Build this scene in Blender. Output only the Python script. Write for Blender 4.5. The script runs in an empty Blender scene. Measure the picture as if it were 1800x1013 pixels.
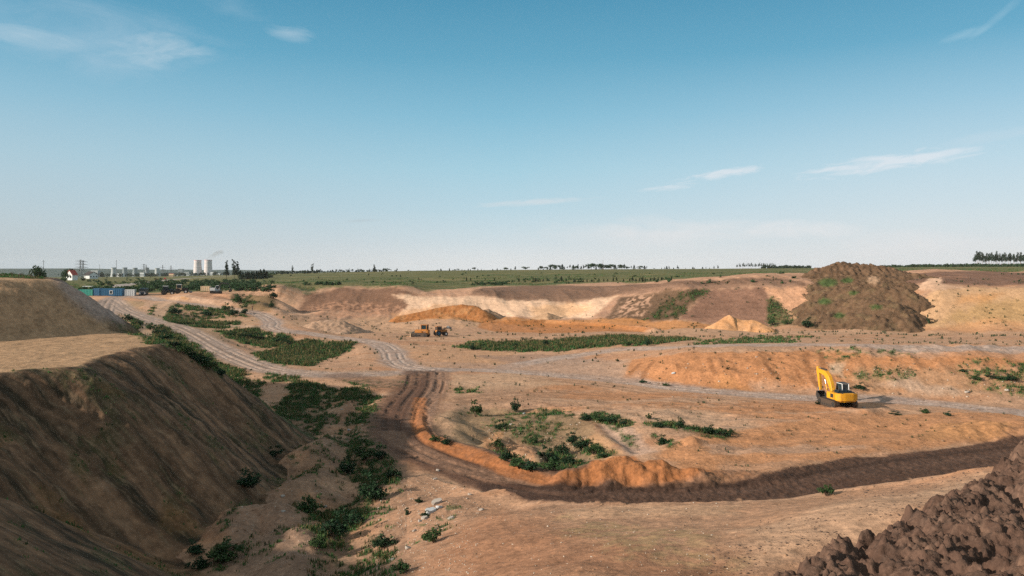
import bpy, bmesh, math, random
import numpy as np
from mathutils import Vector, Matrix
R = math.radians
scene = bpy.context.scene
COL = scene.collection
random.seed(7)
rng = np.random.default_rng(7)

# ------------------------------------------------------------------ camera, sky, sun, exposure
CX, HY, F = 900.0, 474.0, 1413.0          # focal length and horizon of the photograph, in its own pixels
EXPO = 0.88
HAZE = 0.00004
SUN_EL, SUN_AZ = R(22.0), (-0.945, -0.327)  # sun stands left and a little behind the camera

cam_d = bpy.data.cameras.new('camera')
cam = bpy.data.objects.new('camera', cam_d)
COL.objects.link(cam)
cam.location = (0, 0, 0)
cam.rotation_euler = (R(90), 0, 0)
cam_d.sensor_width = 36.0
cam_d.lens = 36.0 * F / 1800.0
cam_d.shift_y = -(506.5 - HY) / 1800.0
cam_d.clip_start = 0.1
cam_d.clip_end = 20000
scene.camera = cam

scene.view_settings.view_transform = 'Standard'
scene.view_settings.look = 'None'
scene.view_settings.gamma = 1.0
scene.view_settings.exposure = EXPO
try:
    scene.cycles.use_denoising = False
    scene.cycles.max_bounces = 5
    scene.cycles.diffuse_bounces = 2
    scene.cycles.volume_bounces = 1
    scene.cycles.transparent_max_bounces = 16
except Exception:
    pass


def lin(c):
    c = np.asarray(c, float) / 255.0
    return np.where(c <= 0.04045, c / 12.92, ((c + 0.055) / 1.055) ** 2.4)


class NT:
    """small helper around a node tree"""
    def __init__(self, tree):
        self.t = tree

    def n(self, kind, **kw):
        nd = self.t.nodes.new(kind)
        for k, v in kw.items():
            if k == 'inp':
                for i, x in v.items():
                    nd.inputs[i].default_value = x
            else:
                setattr(nd, k, v)
        return nd

    def l(self, a, b):
        self.t.links.new(a, b)

    def math(self, op, a, b=None, clamp=False):
        nd = self.n('ShaderNodeMath', operation=op, use_clamp=clamp)
        for i, v in enumerate((a, b)):
            if v is None:
                continue
            if isinstance(v, (int, float)):
                nd.inputs[i].default_value = v
            else:
                self.l(v, nd.inputs[i])
        return nd.outputs[0]

    def mix(self, fac, a, b, blend='MIX'):
        nd = self.n('ShaderNodeMix', data_type='RGBA', blend_type=blend)
        for k, v in ((0, fac), (6, a), (7, b)):
            if isinstance(v, (int, float)):
                nd.inputs[k].default_value = v
            elif isinstance(v, (tuple, list, np.ndarray)):
                nd.inputs[k].default_value = tuple(v) if len(v) == 4 else (*v, 1.0)
            else:
                self.l(v, nd.inputs[k])
        return nd.outputs[2]

    def ramp(self, fac, stops, interp='LINEAR'):
        nd = self.n('ShaderNodeValToRGB')
        cr = nd.color_ramp
        cr.interpolation = interp
        while len(cr.elements) < len(stops):
            cr.elements.new(0.5)
        for e, (p, c) in zip(cr.elements, stops):
            e.position = p
            e.color = (*c, 1.0) if len(c) == 3 else c
        self.l(fac, nd.inputs[0])
        return nd.outputs[0]


world = bpy.data.worlds.new('World')
scene.world = world
world.use_nodes = True
wt = world.node_tree
wt.nodes.clear()
w = NT(wt)
sky = w.n('ShaderNodeTexSky', sky_type='NISHITA')
sky.sun_disc = False
sky.sun_elevation = SUN_EL
sky.sun_rotation = math.atan2(SUN_AZ[0], SUN_AZ[1])
sky.air_density, sky.dust_density, sky.ozone_density = 1.0, 1.4, 2.0
geo = w.n('ShaderNodeNewGeometry')
tc = w.n('ShaderNodeTexCoord')
sep = w.n('ShaderNodeSeparateXYZ')
w.l(tc.outputs['Generated'], sep.inputs[0])
dx, dy, dz = sep.outputs
SK = 10.0 / (2 ** EXPO)


def skc(r, g, b):
    return tuple(lin((r, g, b)) * 1.0)


# clear-sky gradient by sine of elevation; unseen top made paler to fill shade
grad = w.ramp(w.math('MULTIPLY', dz, 2.2, True), [
    (0.00, skc(232, 235, 238)), (0.022, skc(228, 232, 236)), (0.075, skc(208, 222, 231)),
    (0.16, skc(184, 213, 227)), (0.27, skc(163, 206, 223)), (0.41, skc(129, 188, 212)),
    (0.56, skc(94, 165, 194)), (0.70, skc(72, 148, 180)), (0.80, skc(108, 152, 168)), (0.90, skc(140, 166, 172)), (1.0, skc(168, 176, 174))])
# the air is greyer towards the left, near the sun
leftness = w.math('MULTIPLY', w.math('SUBTRACT', -0.02, dx), 1.9, True)
lowness = w.math('SUBTRACT', 1.0, w.math('MULTIPLY', dz, 4.0, True), True)
grad = w.mix(w.math('MULTIPLY', w.math('MULTIPLY', leftness, lowness), 0.85), grad, skc(176, 191, 201))
grad = w.mix(w.math('MULTIPLY', w.math('MULTIPLY', w.math('MULTIPLY', dx, 2.2, True), lowness), 0.6), grad, skc(222, 224, 229))
# high thin clouds, laid out on a plane overhead: (x/z, y/z)
inv = w.math('DIVIDE', 1.0, w.math('MAXIMUM', dz, 0.02))
az = w.math('ARCTAN2', dx, dy)
el = w.math('ARCSINE', dz)
comb = w.n('ShaderNodeCombineXYZ')
w.l(az, comb.inputs[0])
w.l(el, comb.inputs[1])


def streak(cx, cy, sx, sy, rot, nscale, thr, seed, stretch=5.0, detail=6.0, soft=0.25):
    """soft cloud band centred at azimuth/elevation cx, cy; sx, sy half sizes in radians"""
    m = w.n('ShaderNodeMapping', vector_type='POINT')
    sub = w.n('ShaderNodeVectorMath', operation='SUBTRACT')
    w.l(comb.outputs[0], sub.inputs[0])
    sub.inputs[1].default_value = (cx, cy, 0)
    m.inputs['Rotation'].default_value = (0, 0, -rot)
    w.l(sub.outputs[0], m.inputs['Vector'])
    s2 = w.n('ShaderNodeSeparateXYZ')
    w.l(m.outputs[0], s2.inputs[0])
    a = w.math('DIVIDE', s2.outputs[0], sx)
    b = w.math('DIVIDE', s2.outputs[1], sy)
    d = w.math('SQRT', w.math('ADD', w.math('MULTIPLY', a, a), w.math('MULTIPLY', b, b)))
    fall = w.math('SUBTRACT', 1.0, d, True)
    fall = w.math('POWER', fall, 0.6)
    nz = w.n('ShaderNodeTexNoise')
    mm = w.n('ShaderNodeMapping')
    mm.inputs['Scale'].default_value = (nscale, nscale * stretch, 1)
    mm.inputs['Location'].default_value = (seed * 3.1, seed * 1.7, seed)
    w.l(m.outputs[0], mm.inputs['Vector'])
    w.l(mm.outputs[0], nz.inputs['Vector'])
    nz.inputs['Scale'].default_value = 1.0
    nz.inputs['Detail'].default_value = detail
    nz.inputs['Roughness'].default_value = 0.62
    nz.inputs['Distortion'].default_value = 0.6
    v = w.math('ADD', nz.outputs['Fac'], w.math('MULTIPLY', w.math('SUBTRACT', fall, 1.0), 0.55))
    v = w.math('DIVIDE', w.math('SUBTRACT', v, thr + 0.05), soft * 1.15, True)
    return w.math('MULTIPLY', v, w.math('MULTIPLY', fall, 1.6, True))


def pa(px, py):
    x, z = (px - CX) / F, (HY - py) / F
    return math.atan2(x, 1.0), math.atan2(z, math.hypot(1.0, x))


def cloud(px, py, hw, hh, rot, ns, thr, seed, amount, colr, **kw):
    global grad
    a, e = pa(px, py)
    v = streak(a, e, hw / F, hh / F, rot, ns, thr, seed, **kw)
    grad = w.mix(w.math('MULTIPLY', v, amount), grad, colr)


cw = skc(238, 236, 239)
cloud(130, 55, 330, 75, -0.10, 9, 0.10, 1, 0.6, skc(180, 205, 220), stretch=3.0, soft=0.5)
cloud(265, 88, 110, 36, 0.10, 16, 0.14, 2, 0.7, skc(205, 220, 228), stretch=3.5, soft=0.4)
cloud(45, 62, 120, 22, -0.08, 14, 0.14, 3, 0.6, skc(195, 214, 224), stretch=4.0, soft=0.4)
cloud(510, 58, 60, 18, -0.10, 18, 0.12, 4, 0.65, skc(185, 208, 221), stretch=3.0, soft=0.4)
cloud(410, 15, 90, 26, -0.1, 14, 0.16, 15, 0.25, skc(170, 200, 216), stretch=3.0, soft=0.4)
cloud(1560, 286, 200, 20, 0.105, 30, 0.14, 5, 0.6, cw, stretch=4.5, soft=0.26)
cloud(1270, 306, 115, 13, 0.13, 32, 0.16, 6, 0.6, cw, stretch=5.0, soft=0.26)
cloud(1175, 330, 75, 8, 0.09, 26, 0.14, 7, 0.5, cw, stretch=5.0, soft=0.3)
cloud(935, 356, 150, 8, 0.06, 24, 0.10, 8, 0.5, skc(222, 224, 228), stretch=6.0, soft=0.3)
cloud(640, 388, 60, 5, 0.05, 18, 0.10, 9, 0.35, skc(176, 184, 192), stretch=6.0, soft=0.3)
cloud(1170, 410, 330, 40, 0.0, 10, 0.14, 10, 0.6, skc(232, 230, 233), stretch=4.0, soft=0.35)
cloud(1410, 403, 120, 24, 0.0, 16, 0.14, 11, 0.7, skc(236, 233, 236), stretch=3.0, soft=0.35)
cloud(1640, 430, 260, 40, 0.0, 10, 0.16, 12, 0.5, skc(232, 230, 234), stretch=4.0, soft=0.35)
cloud(1745, 240, 120, 14, 0.12, 16, 0.14, 13, 0.45, skc(200, 216, 226), stretch=4.0, soft=0.35)
cloud(1693, 62, 50, 10, 0.16, 18, 0.10, 14, 0.4, skc(170, 205, 220), stretch=4.0, soft=0.35)
cloud(1755, 28, 70, 9, 0.62, 18, 0.12, 16, 0.28, skc(170, 205, 220), stretch=4.0, soft=0.35)
skymix = w.mix(0.88, sky.outputs[0], w.mix(1.0, grad, (SK, SK, SK, 1), 'MULTIPLY'))
bg = w.n('ShaderNodeBackground')
bg.inputs['Strength'].default_value = 0.1
w.l(skymix, bg.inputs['Color'])
wo = w.n('ShaderNodeOutputWorld')
w.l(bg.outputs[0], wo.inputs['Surface'])

sun_d = bpy.data.lights.new('sun', 'SUN')
sun_d.energy = 3.4
sun_d.angle = R(1.2)
sun_d.color = (1.0, 0.89, 0.75)
sun = bpy.data.objects.new('sun', sun_d)
COL.objects.link(sun)
SUNV = Vector((SUN_AZ[0] * math.cos(SUN_EL), SUN_AZ[1] * math.cos(SUN_EL), math.sin(SUN_EL)))
sun.rotation_euler = SUNV.to_track_quat('Z', 'Y').to_euler()
sun.location = SUNV * 400

# ------------------------------------------------------------------ terrain: one height field over the plan
PERM = rng.permutation(256).astype(np.int32)
PERM = np.concatenate([PERM, PERM, PERM])
GA = rng.uniform(0, 2 * np.pi, 256)
GX, GY = np.cos(GA).astype(np.float32), np.sin(GA).astype(np.float32)


def perlin(x, y):
    xi, yi = np.floor(x), np.floor(y)
    fx, fy = (x - xi).astype(np.float32), (y - yi).astype(np.float32)
    xi = xi.astype(np.int64).astype(np.int32) & 255
    yi = yi.astype(np.int64).astype(np.int32) & 255
    u, v = fx * fx * fx * (fx * (fx * 6 - 15) + 10), fy * fy * fy * (fy * (fy * 6 - 15) + 10)

    def g(ix, iy, px, py):
        h = PERM[PERM[ix & 255] + (iy & 255)]
        return GX[h] * px + GY[h] * py
    a, b = g(xi, yi, fx, fy), g(xi + 1, yi, fx - 1, fy)
    c, d = g(xi, yi + 1, fx, fy - 1), g(xi + 1, yi + 1, fx - 1, fy - 1)
    return (a + u * (b - a)) * (1 - v) + (c + u * (d - c)) * v


def fbm(x, y, octaves=4, gain=0.5, lac=2.03):
    s, a, n = 0, 1.0, 0.0
    for i in range(octaves):
        s = s + a * perlin(x + 17.3 * i, y - 9.1 * i)
        n += a
        a *= gain
        x, y = x * lac, y * lac
    return s / n * 1.5


def ridged(x, y, octaves=4, gain=0.5):
    s, a, n = 0, 1.0, 0.0
    for i in range(octaves):
        s = s + a * (1 - 2.0 * np.abs(perlin(x + 31.7 * i, y + 5.9 * i)))
        n += a
        a *= gain
        x, y = x * 2.07, y * 2.07
    return s / n


def sstep(a, b, x):
    t = np.clip((x - a) / (b - a), 0, 1)
    return t * t * (3 - 2 * t)


def PZ(px, py, z):
    Y = -z * F / (py - HY)
    return ((px - CX) / F * Y, Y, z)


def PY(px, py, Y):
    return ((px - CX) / F * Y, Y, (HY - py) / F * Y)


def warp(x, y):
    r = np.hypot(x, y) + 1e-6
    k = 60.0 * np.log1p(r / 60.0) / r
    return x * k, y * k


# control points of the ground (pixel, and height below the camera or distance)
CP = [PZ(*p) for p in [
    # excavator road and the flat before it
    (1450, 722, -17), (1620, 728, -17), (1800, 733, -17), (1200, 690, -17), (1000, 665, -17), (850, 650, -17), (770, 650, -17),
    (1300, 706, -17), (930, 690, -17.1), (830, 690, -17.1), (1900, 735, -16.6),
    # foot and top of the orange bank
    (1095, 668, -17), (1200, 680, -17), (1300, 687, -17), (1400, 690, -16.9), (1500, 690, -16.8), (1600, 692, -16.7), (1700, 694, -16.6), (1800, 694, -16.4), (1900, 694, -16.4),
    (1110, 633, -15.4), (1200, 624, -13.6), (1300, 620, -12.9), (1400, 617, -12.6), (1500, 624, -12.7), (1600, 628, -12.8), (1700, 632, -12.9), (1800, 634, -13), (1900, 634, -13),
    # upper bench and the far floor
    (1100, 607, -14.8), (1250, 606, -13.8), (1400, 603, -13.4), (1550, 603, -13.3), (1700, 606, -13.3), (1850, 606, -13.2), (1400, 582, -15.2), (1550, 587, -14.9), (1700, 588, -14.9), (1850, 588, -14.8),
    (1100, 590, -16), (1250, 579, -15.7), (950, 612, -16.2), (950, 590, -16.7), (760, 590, -17), (680, 590, -16.8), (600, 592, -16.6), (800, 566, -16.6), (1000, 563, -16.4), (900, 634, -16.8), (1000, 634, -16.3),
    (860, 610, -16.6), (780, 625, -16.8),
    # the road down from the containers, and the lower road
    (735, 650, -17), (690, 625, -16.8), (672, 605, -16.5), (630, 598, -16.2), (560, 589, -15.9), (510, 584, -15.4), (480, 577, -15), (470, 560, -14.2), (440, 549, -13.2), (380, 540, -12), (300, 530, -10.6), (200, 522, -9.5), (140, 520, -9.3),
    (700, 656, -17), (600, 659, -17), (480, 651, -17), (430, 632, -16.6), (380, 610, -15.9), (330, 584, -14.8), (300, 573, -14.1), (270, 566, -13.4), (220, 546, -11.9), (190, 533, -10.6),
    # hollows between them
    (460, 600, -17.3), (520, 630, -17.8), (600, 622, -17.6), (620, 640, -17.2), (420, 592, -16.2), (350, 566, -14.8), (400, 575, -15.4), (300, 551, -12.8), (400, 556, -13.8), (250, 541, -11.6), (560, 612, -17.2), (640, 622, -17.0),
    (400, 655, -17.2), (350, 640, -16.8), (290, 600, -15.5), (520, 680, -17.6), (460, 690, -18.2), (560, 720, -18.4), (480, 730, -18.6), (600, 690, -17.6), (420, 670, -17.6), (640, 680, -17.2),
    # foot of the far wall
    (470, 545, -14.4), (520, 552, -15.4), (600, 557, -16), (700, 558, -16.2), (850, 558, -16.2), (1000, 560, -16.2), (1060, 566, -16), (1150, 571, -16), (1250, 573, -15.8), (1350, 573, -15.7), (1450, 575, -15.6), (1600, 579, -15.4), (1700, 580, -15.3), (1800, 581, -15.2), (1900, 581, -15.2),
    # gully, sand ridge in front, road round it
    (640, 722, -17.6), (620, 780, -18.1), (640, 860, -18.3), (600, 935, -17.8), (570, 1005, -16.5), (520, 810, -18.0), (400, 835, -17.3), (330, 1000, -17.2), (480, 960, -16.6), (430, 1005, -16.4),
    (690, 720, -17), (690, 770, -17), (740, 700, -17), (760, 780, -17), (800, 822, -17), (900, 843, -17), (1000, 856, -17), (1100, 858, -16.9), (1300, 852, -16.7), (1450, 820, -16.6), (1600, 798, -16.5), (1800, 772, -16.2), (1900, 760, -16.2),
    (690, 800, -17), (745, 835, -16.6),
    # middle ground with the shrubs
    (1300, 800, -16.5), (1100, 765, -16.8), (1250, 745, -17), (1000, 790, -18.4), (930, 800, -18.5), (890, 815, -18.2), (1050, 790, -18.1), (1000, 740, -17.2), (860, 740, -17.6), (810, 770, -17.8), (770, 745, -17.6), (1200, 800, -16.5), (1600, 745, -16.6), (1400, 760, -16.7), (1500, 790, -16.5), (1700, 745, -16.2), (1800, 745, -15.6), (950, 715, -17.2), (1130, 800, -16.8),
]]
CP += [PY(*p) for p in [
    # crest of the far wall and the field behind it
    (410, 513, 305), (480, 516, 296), (540, 509, 312), (600, 505, 316), (700, 507, 306), (740, 518, 297), (850, 517.5, 297), (1000, 517.5, 296), (1085, 517, 290), (1150, 512, 272), (1200, 508, 256), (1300, 503, 253), (1350, 503, 250), (1420, 500, 252),
    (330, 515, 300), (330, 520, 282), (400, 528, 268), (460, 536, 262), (510, 535, 290),
    (950, 503, 350), (1080, 504, 315), (1200, 495, 330), (1300, 490, 330), (850, 504, 350), (760, 508, 330),
    (1500, 490, 300), (1650, 494, 255), (1650, 478, 305), (1790, 480, 300), (1850, 480, 300), (1790, 497, 240), (1640, 506, 227), (1720, 505, 228), (1800, 506, 226), (1900, 506, 226), (1720, 497, 240), (1580, 500, 245),
    (500, 496, 450), (700, 493, 450), (900, 488, 450), (1100, 486, 450), (1300, 482, 450), (1500, 479, 420), (1700, 474.8, 430), (1900, 474.8, 430),
    (600, 479.5, 900), (750, 477, 900), (900, 475.2, 900), (1050, 474.2, 800), (1200, 473.2, 900), (1450, 471.5, 900), (1700, 469.5, 900), (1900, 469.5, 900),
    (200, 506, 340), (100, 507, 340), (300, 502, 380), (400, 503, 400), (200, 497, 500), (100, 497, 500), (300, 494.5, 560), (200, 491, 800), (350, 487.5, 900), (80, 492, 800), (450, 488, 640), (-100, 497, 500),
    (200, 487, 1500), (350, 485, 1500), (500, 481, 1500), (50, 488, 1500), (700, 477.5, 1500), (900, 476, 1500), (1200, 475, 1500), (1600, 474, 1500), (-150, 488, 1500),
]]
# floor hidden under the sand ridge the camera looks over
CP += [(-8, 52, -17.2), (0, 50, -17), (8, 50, -17), (16, 50, -17), (26, 52, -16.8), (36, 56, -16.4), (-10, 44, -17.2), (0, 38, -17), (12, 38, -17), (24, 40, -17), (40, 44, -17), (-12, 32, -17), (0, 25, -17), (14, 25, -17), (-14, 22, -17), (0, 12, -17)]
# far country, the sides and what lies behind the camera
CP += [(-1700, 2600, -25), (-900, 2600, -23), (0, 2600, -16), (900, 2600, -12), (1900, 2600, -10), (-3000, 4500, -34), (0, 4500, -40), (3000, 4500, -40),
       (0, 0, -17), (-18, 34, -16.8), (-20, 20, -15), (-45, 40, -14), (-45, 10, -12), (60, 30, -16), (75, 60, -16), (40, 5, -15), (-60, 0, -10),
       (0, -50, -12), (-40, -40, -8), (40, -40, -10), (-80, 30, -8), (-80, -60, -5), (80, -60, -6), (120, 20, -10), (-130, 60, -5), (-130, 120, -3), (160, 90, -12), (220, 160, -11), (-200, 200, -5),
       (-400, -400, -2), (400, -400, -2), (600, 200, -4), (-600, 200, -6), (-600, -600, 0), (0, -700, 0), (-2500, 0, -10), (2500, 0, -4), (0, -2500, 0), (-4000, -3000, 0), (4000, -3000, 0), (4500, 2500, -4), (-4500, 2500, -20)]
CP = np.array(CP)
cwx, cwy = warp(CP[:, 0], CP[:, 1])
RC2 = 1.3 ** 2
_A = np.sqrt((cwx[:, None] - cwx) ** 2 + (cwy[:, None] - cwy) ** 2 + RC2)
_n = len(CP)
_M = np.zeros((_n + 1, _n + 1))
_M[:_n, :_n] = _A - np.eye(_n) * 0.012
_M[:_n, _n] = _M[_n, :_n] = 1
RBFW = np.linalg.solve(_M, np.concatenate([CP[:, 2], [0]]))


def base_height(x, y):
    sh = x.shape
    wx, wy = warp(x.ravel(), y.ravel())
    out = np.empty(wx.size, np.float32)
    wx, wy = wx.astype(np.float32), wy.astype(np.float32)
    cx, cy, cw_ = cwx.astype(np.float32), cwy.astype(np.float32), RBFW[:-1].astype(np.float32)
    for i in range(0, wx.size, 60000):
        s = slice(i, i + 60000)
        d = np.sqrt((wx[s, None] - cx) ** 2 + (wy[s, None] - cy) ** 2 + np.float32(RC2))
        out[s] = d @ cw_ + np.float32(RBFW[-1])
    return out.reshape(sh)


def polydist(x, y, poly, closed=False):
    """distance to a polyline, plus the third coordinate interpolated at the nearest point, and the offset vector"""
    P = np.asarray(poly, float)
    best = np.full(x.shape, 1e9, np.float32)
    zz = np.zeros(x.shape, np.float32)
    ox, oy = np.zeros(x.shape, np.float32), np.zeros(x.shape, np.float32)
    n = len(P)
    for i in range(n if closed else n - 1):
        a, b = P[i], P[(i + 1) % n]
        ex, ey = b[0] - a[0], b[1] - a[1]
        L = ex * ex + ey * ey + 1e-9
        t = np.clip(((x - a[0]) * ex + (y - a[1]) * ey) / L, 0, 1)
        qx, qy = x - a[0] - t * ex, y - a[1] - t * ey
        d = np.hypot(qx, qy)
        m = d < best
        best = np.where(m, d, best)
        if P.shape[1] > 2:
            zz = np.where(m, a[2] + t * (b[2] - a[2]), zz)
        ox, oy = np.where(m, qx, ox), np.where(m, qy, oy)
    return best, zz, ox, oy


def inside(x, y, poly):
    P = np.asarray(poly, float)
    c = np.zeros(x.shape, bool)
    n = len(P)
    for i in range(n):
        x0, y0, x1, y1 = P[i][0], P[i][1], P[(i + 1) % n][0], P[(i + 1) % n][1]
        if y0 == y1:
            continue
        c ^= ((y0 > y) != (y1 > y)) & (x < (x1 - x0) * (y - y0) / (y1 - y0) + x0)
    return c


def sdf(x, y, poly):
    """signed distance to a polygon, positive inside"""
    d = polydist(x, y, poly, True)[0]
    return np.where(inside(x, y, poly), d, -d)


def smax(a, b, k):
    h = np.clip(0.5 + 0.5 * (a - b) / k, 0, 1)
    return b + (a - b) * h + k * h * (1 - h)


# flat-topped spoil mounds on the left
NEAR_TOP = [(-72, 0), (-52, 14), (-43.5, 30), (-39.5, 44), (-37.5, 52), PZ(60, 647, -7)[:2], PZ(130, 643, -7)[:2], PZ(160, 631, -7.05)[:2], PZ(200, 620, -7.1)[:2], PZ(235, 613, -7.15)[:2], PZ(268, 609, -7.2)[:2],
            (-36.5, 81), (-41, 87), (-48, 94), (-60, 99), (-95, 96), (-110, 40)]
FAR_TOP = [(-120, 20), (-95, 26), (-75, 60), (-56.8, 89.5), PY(84, 491, 95)[:2], PY(86, 489, 101)[:2], (-67, 106), (-76, 110), (-140, 112), (-150, 40)]


# the sand ridge in the foreground, a bank that drops to the haul road behind its crest
CREST = [PZ(*p) for p in [(640, 775, -17.8), (690, 802, -17.6), (745, 838, -17.0), (790, 853, -16.6), (850, 869, -15.8), (930, 881, -14.3), (1000, 887, -13.0), (1100, 889, -11.8), (1200, 887, -11.4), (1300, 883, -11.0), (1450, 869, -10.4), (1600, 845, -9.6), (1720, 828, -9.0), (1850, 815, -8.6)]] + [(45, 40, -8.8), (70, 42, -10)]
RP = list(CREST) + [(c[0], c[1] + 8, c[2] + 0.3) for c in CREST[4:]] + [(c[0] + 4, c[1] + 8, c[2] - 0.4) for c in CREST[:4]] + [PZ(*p) for p in [
    (660, 880, -17.6), (690, 850, -16.9), (650, 960, -16.4), (620, 1010, -15.8), (730, 890, -15.3), (700, 985, -13.2), (780, 880, -14.8), (800, 930, -13), (800, 1005, -11), (870, 905, -13.0),
    (900, 950, -10.9), (1100, 1000, -8.6), (1000, 1008, -8.7), (1250, 950, -9.0), (1000, 940, -10.6), (1450, 920, -8.4), (1600, 890, -8.0), (1350, 930, -9.0)]]
RP += [(-4, 18, -9.6), (-10, 27, -13.0), (-14, 24, -14), (0, 6, -3.6), (0, 11, -5.6), (0, 16, -7.4), (8, 18, -7.8), (14, 14, -6.6), (14, 24, -8.0), (26, 24, -7.4), (34, 32, -8.2),
       (-10, 14, -10), (-20, 12, -14), (-22, 26, -17.4), (-26, 36, -18), (0, -15, -3), (0, -50, -3), (-40, -30, -6), (40, -30, -4), (40, 5, -6), (60, 30, -9), (100, 0, -8), (-100, -60, -6), (0, -120, -6)]
RP = np.array(RP)
_d = np.sqrt((RP[:, 0:1] - RP[:, 0]) ** 2 + (RP[:, 1:2] - RP[:, 1]) ** 2 + 4.0)
_n = len(RP)
_M = np.zeros((_n + 1, _n + 1))
_M[:_n, :_n] = _d - np.eye(_n) * 0.05
_M[:_n, _n] = _M[_n, :_n] = 1
RIDW = np.linalg.solve(_M, np.concatenate([RP[:, 2], [0]]))


def ridge_height(x, y):
    h = np.full(x.shape, -90.0, np.float32)
    m = (np.hypot(x, y) < 110) & (y > -110) & (y < 84)
    xs, ys = x[m], y[m]
    z = np.empty(xs.size)
    for i in range(0, xs.size, 100000):
        s = slice(i, i + 100000)
        z[s] = np.sqrt((xs[s, None] - RP[:, 0]) ** 2 + (ys[s, None] - RP[:, 1]) ** 2 + 4.0) @ RIDW[:-1] + RIDW[-1]
    d, zc, ox, oy = polydist(xs, ys, CREST)
    beyond = oy > 0
    wob = 0.5 * fbm(xs * 0.35, ys * 0.35, 4)
    drop = np.where(beyond, zc + 0.25 - 0.62 * np.maximum(d + wob, 0), 50) + 3 * sstep(-8, -14, xs)
    z = z + 0.24 * fbm(xs * 0.2, ys * 0.2, 4) + 0.12 * ridged(xs * 0.30 - ys * 0.2, ys * 0.25 + xs * .15, 3) * sstep(6, 14, np.hypot(xs, ys))
    z = -smax(-z, -drop, 0.35)
    z = z - 10 * sstep(60, 110, np.hypot(xs, np.minimum(ys, 0)))
    h[m] = z
    return h


def mounds(x, y):
    h = np.full(x.shape, -60.0, np.float32)
    near = (x > -130) & (x < 20) & (y > 15) & (y < 190)
    xs, ys = x[near], y[near]
    # near mound
    wob = 1.2 * fbm(xs * 0.12, ys * 0.12, 3) + 0.45 * fbm(xs * 0.5, ys * 0.5, 3)
    P = NEAR_TOP
    d, _, ox, oy = polydist(xs, ys, P, True)
    ins = inside(xs, ys, P)
    d = np.where(ins, -d, d) + wob * 0.9
    top = -7.1 + 0.14 * fbm(xs * 0.25, ys * 0.25, 3) + 2.6 * sstep(55, 43, ys)  # top raised beyond the frame edge to throw more shade on the valley
    dd = np.maximum(d, 0)
    # erosion rills run down the fall line
    ang = np.arctan2(oy, ox)
    al, dn = xs * 0.30 + ys * 0.95, xs * 0.95 - ys * 0.30
    rill = 0.22 * ridged(al * 0.22 + 0.5 * fbm(dn * .1, al * .1, 2), dn * 0.035, 3) + 0.15 * ridged(al * 0.7, dn * 0.16, 3) + 0.22 * fbm(xs * 0.9, ys * 0.9, 4) + .18 * ridged(xs * .45, ys * .45, 3)
    z1 = top - 0.83 * (np.sqrt(dd * dd + 3.0) - 1.732) + rill * np.clip(dd * 0.4, 0, 1) + 0.5 * fbm(xs * 0.09 + 4, ys * 0.09, 3) * np.clip(dd * 0.15, 0, 1)
    # far mound
    P = FAR_TOP
    d, _, ox, oy = polydist(xs, ys, P, True)
    ins = inside(xs, ys, P)
    d2 = np.where(ins, -d, d) + 0.9 * fbm(xs * 0.11 + 9, ys * 0.11, 3)
    dd = np.maximum(d2, 0)
    sl = 0.80
    top = -0.75 + 0.30 * fbm(xs * 0.10, ys * 0.10 + 5, 3) + 0.55 * sstep(92, 130, ys) - 0.5 * sstep(-66, -54, xs)
    ang = np.arctan2(oy, ox)
    z2 = top - sl * (np.sqrt(dd * dd + 2.0) - 1.414) + np.clip(dd * 0.3, 0, 1) * (0.34 * ridged(ys * 0.3 + xs * .1, xs * 0.06, 3) + .16 * fbm(xs * 1.1, ys * 1.1, 3) + 0.5 * fbm(xs * 0.16, ys * 0.16, 4))
    h[near] = smax(z1, z2, 0.5)
    # unseen hill added left of the camera to shade the valley
    dh = np.hypot(x + 54, y - 13)
    h = np.maximum(h, 12 - 0.6 * np.sqrt(dh * dh + 25) + 0.8 * fbm(x * .1, y * .1, 3))
    return h


def px_line(pts):
    return [PZ(*p) for p in pts]


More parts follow.
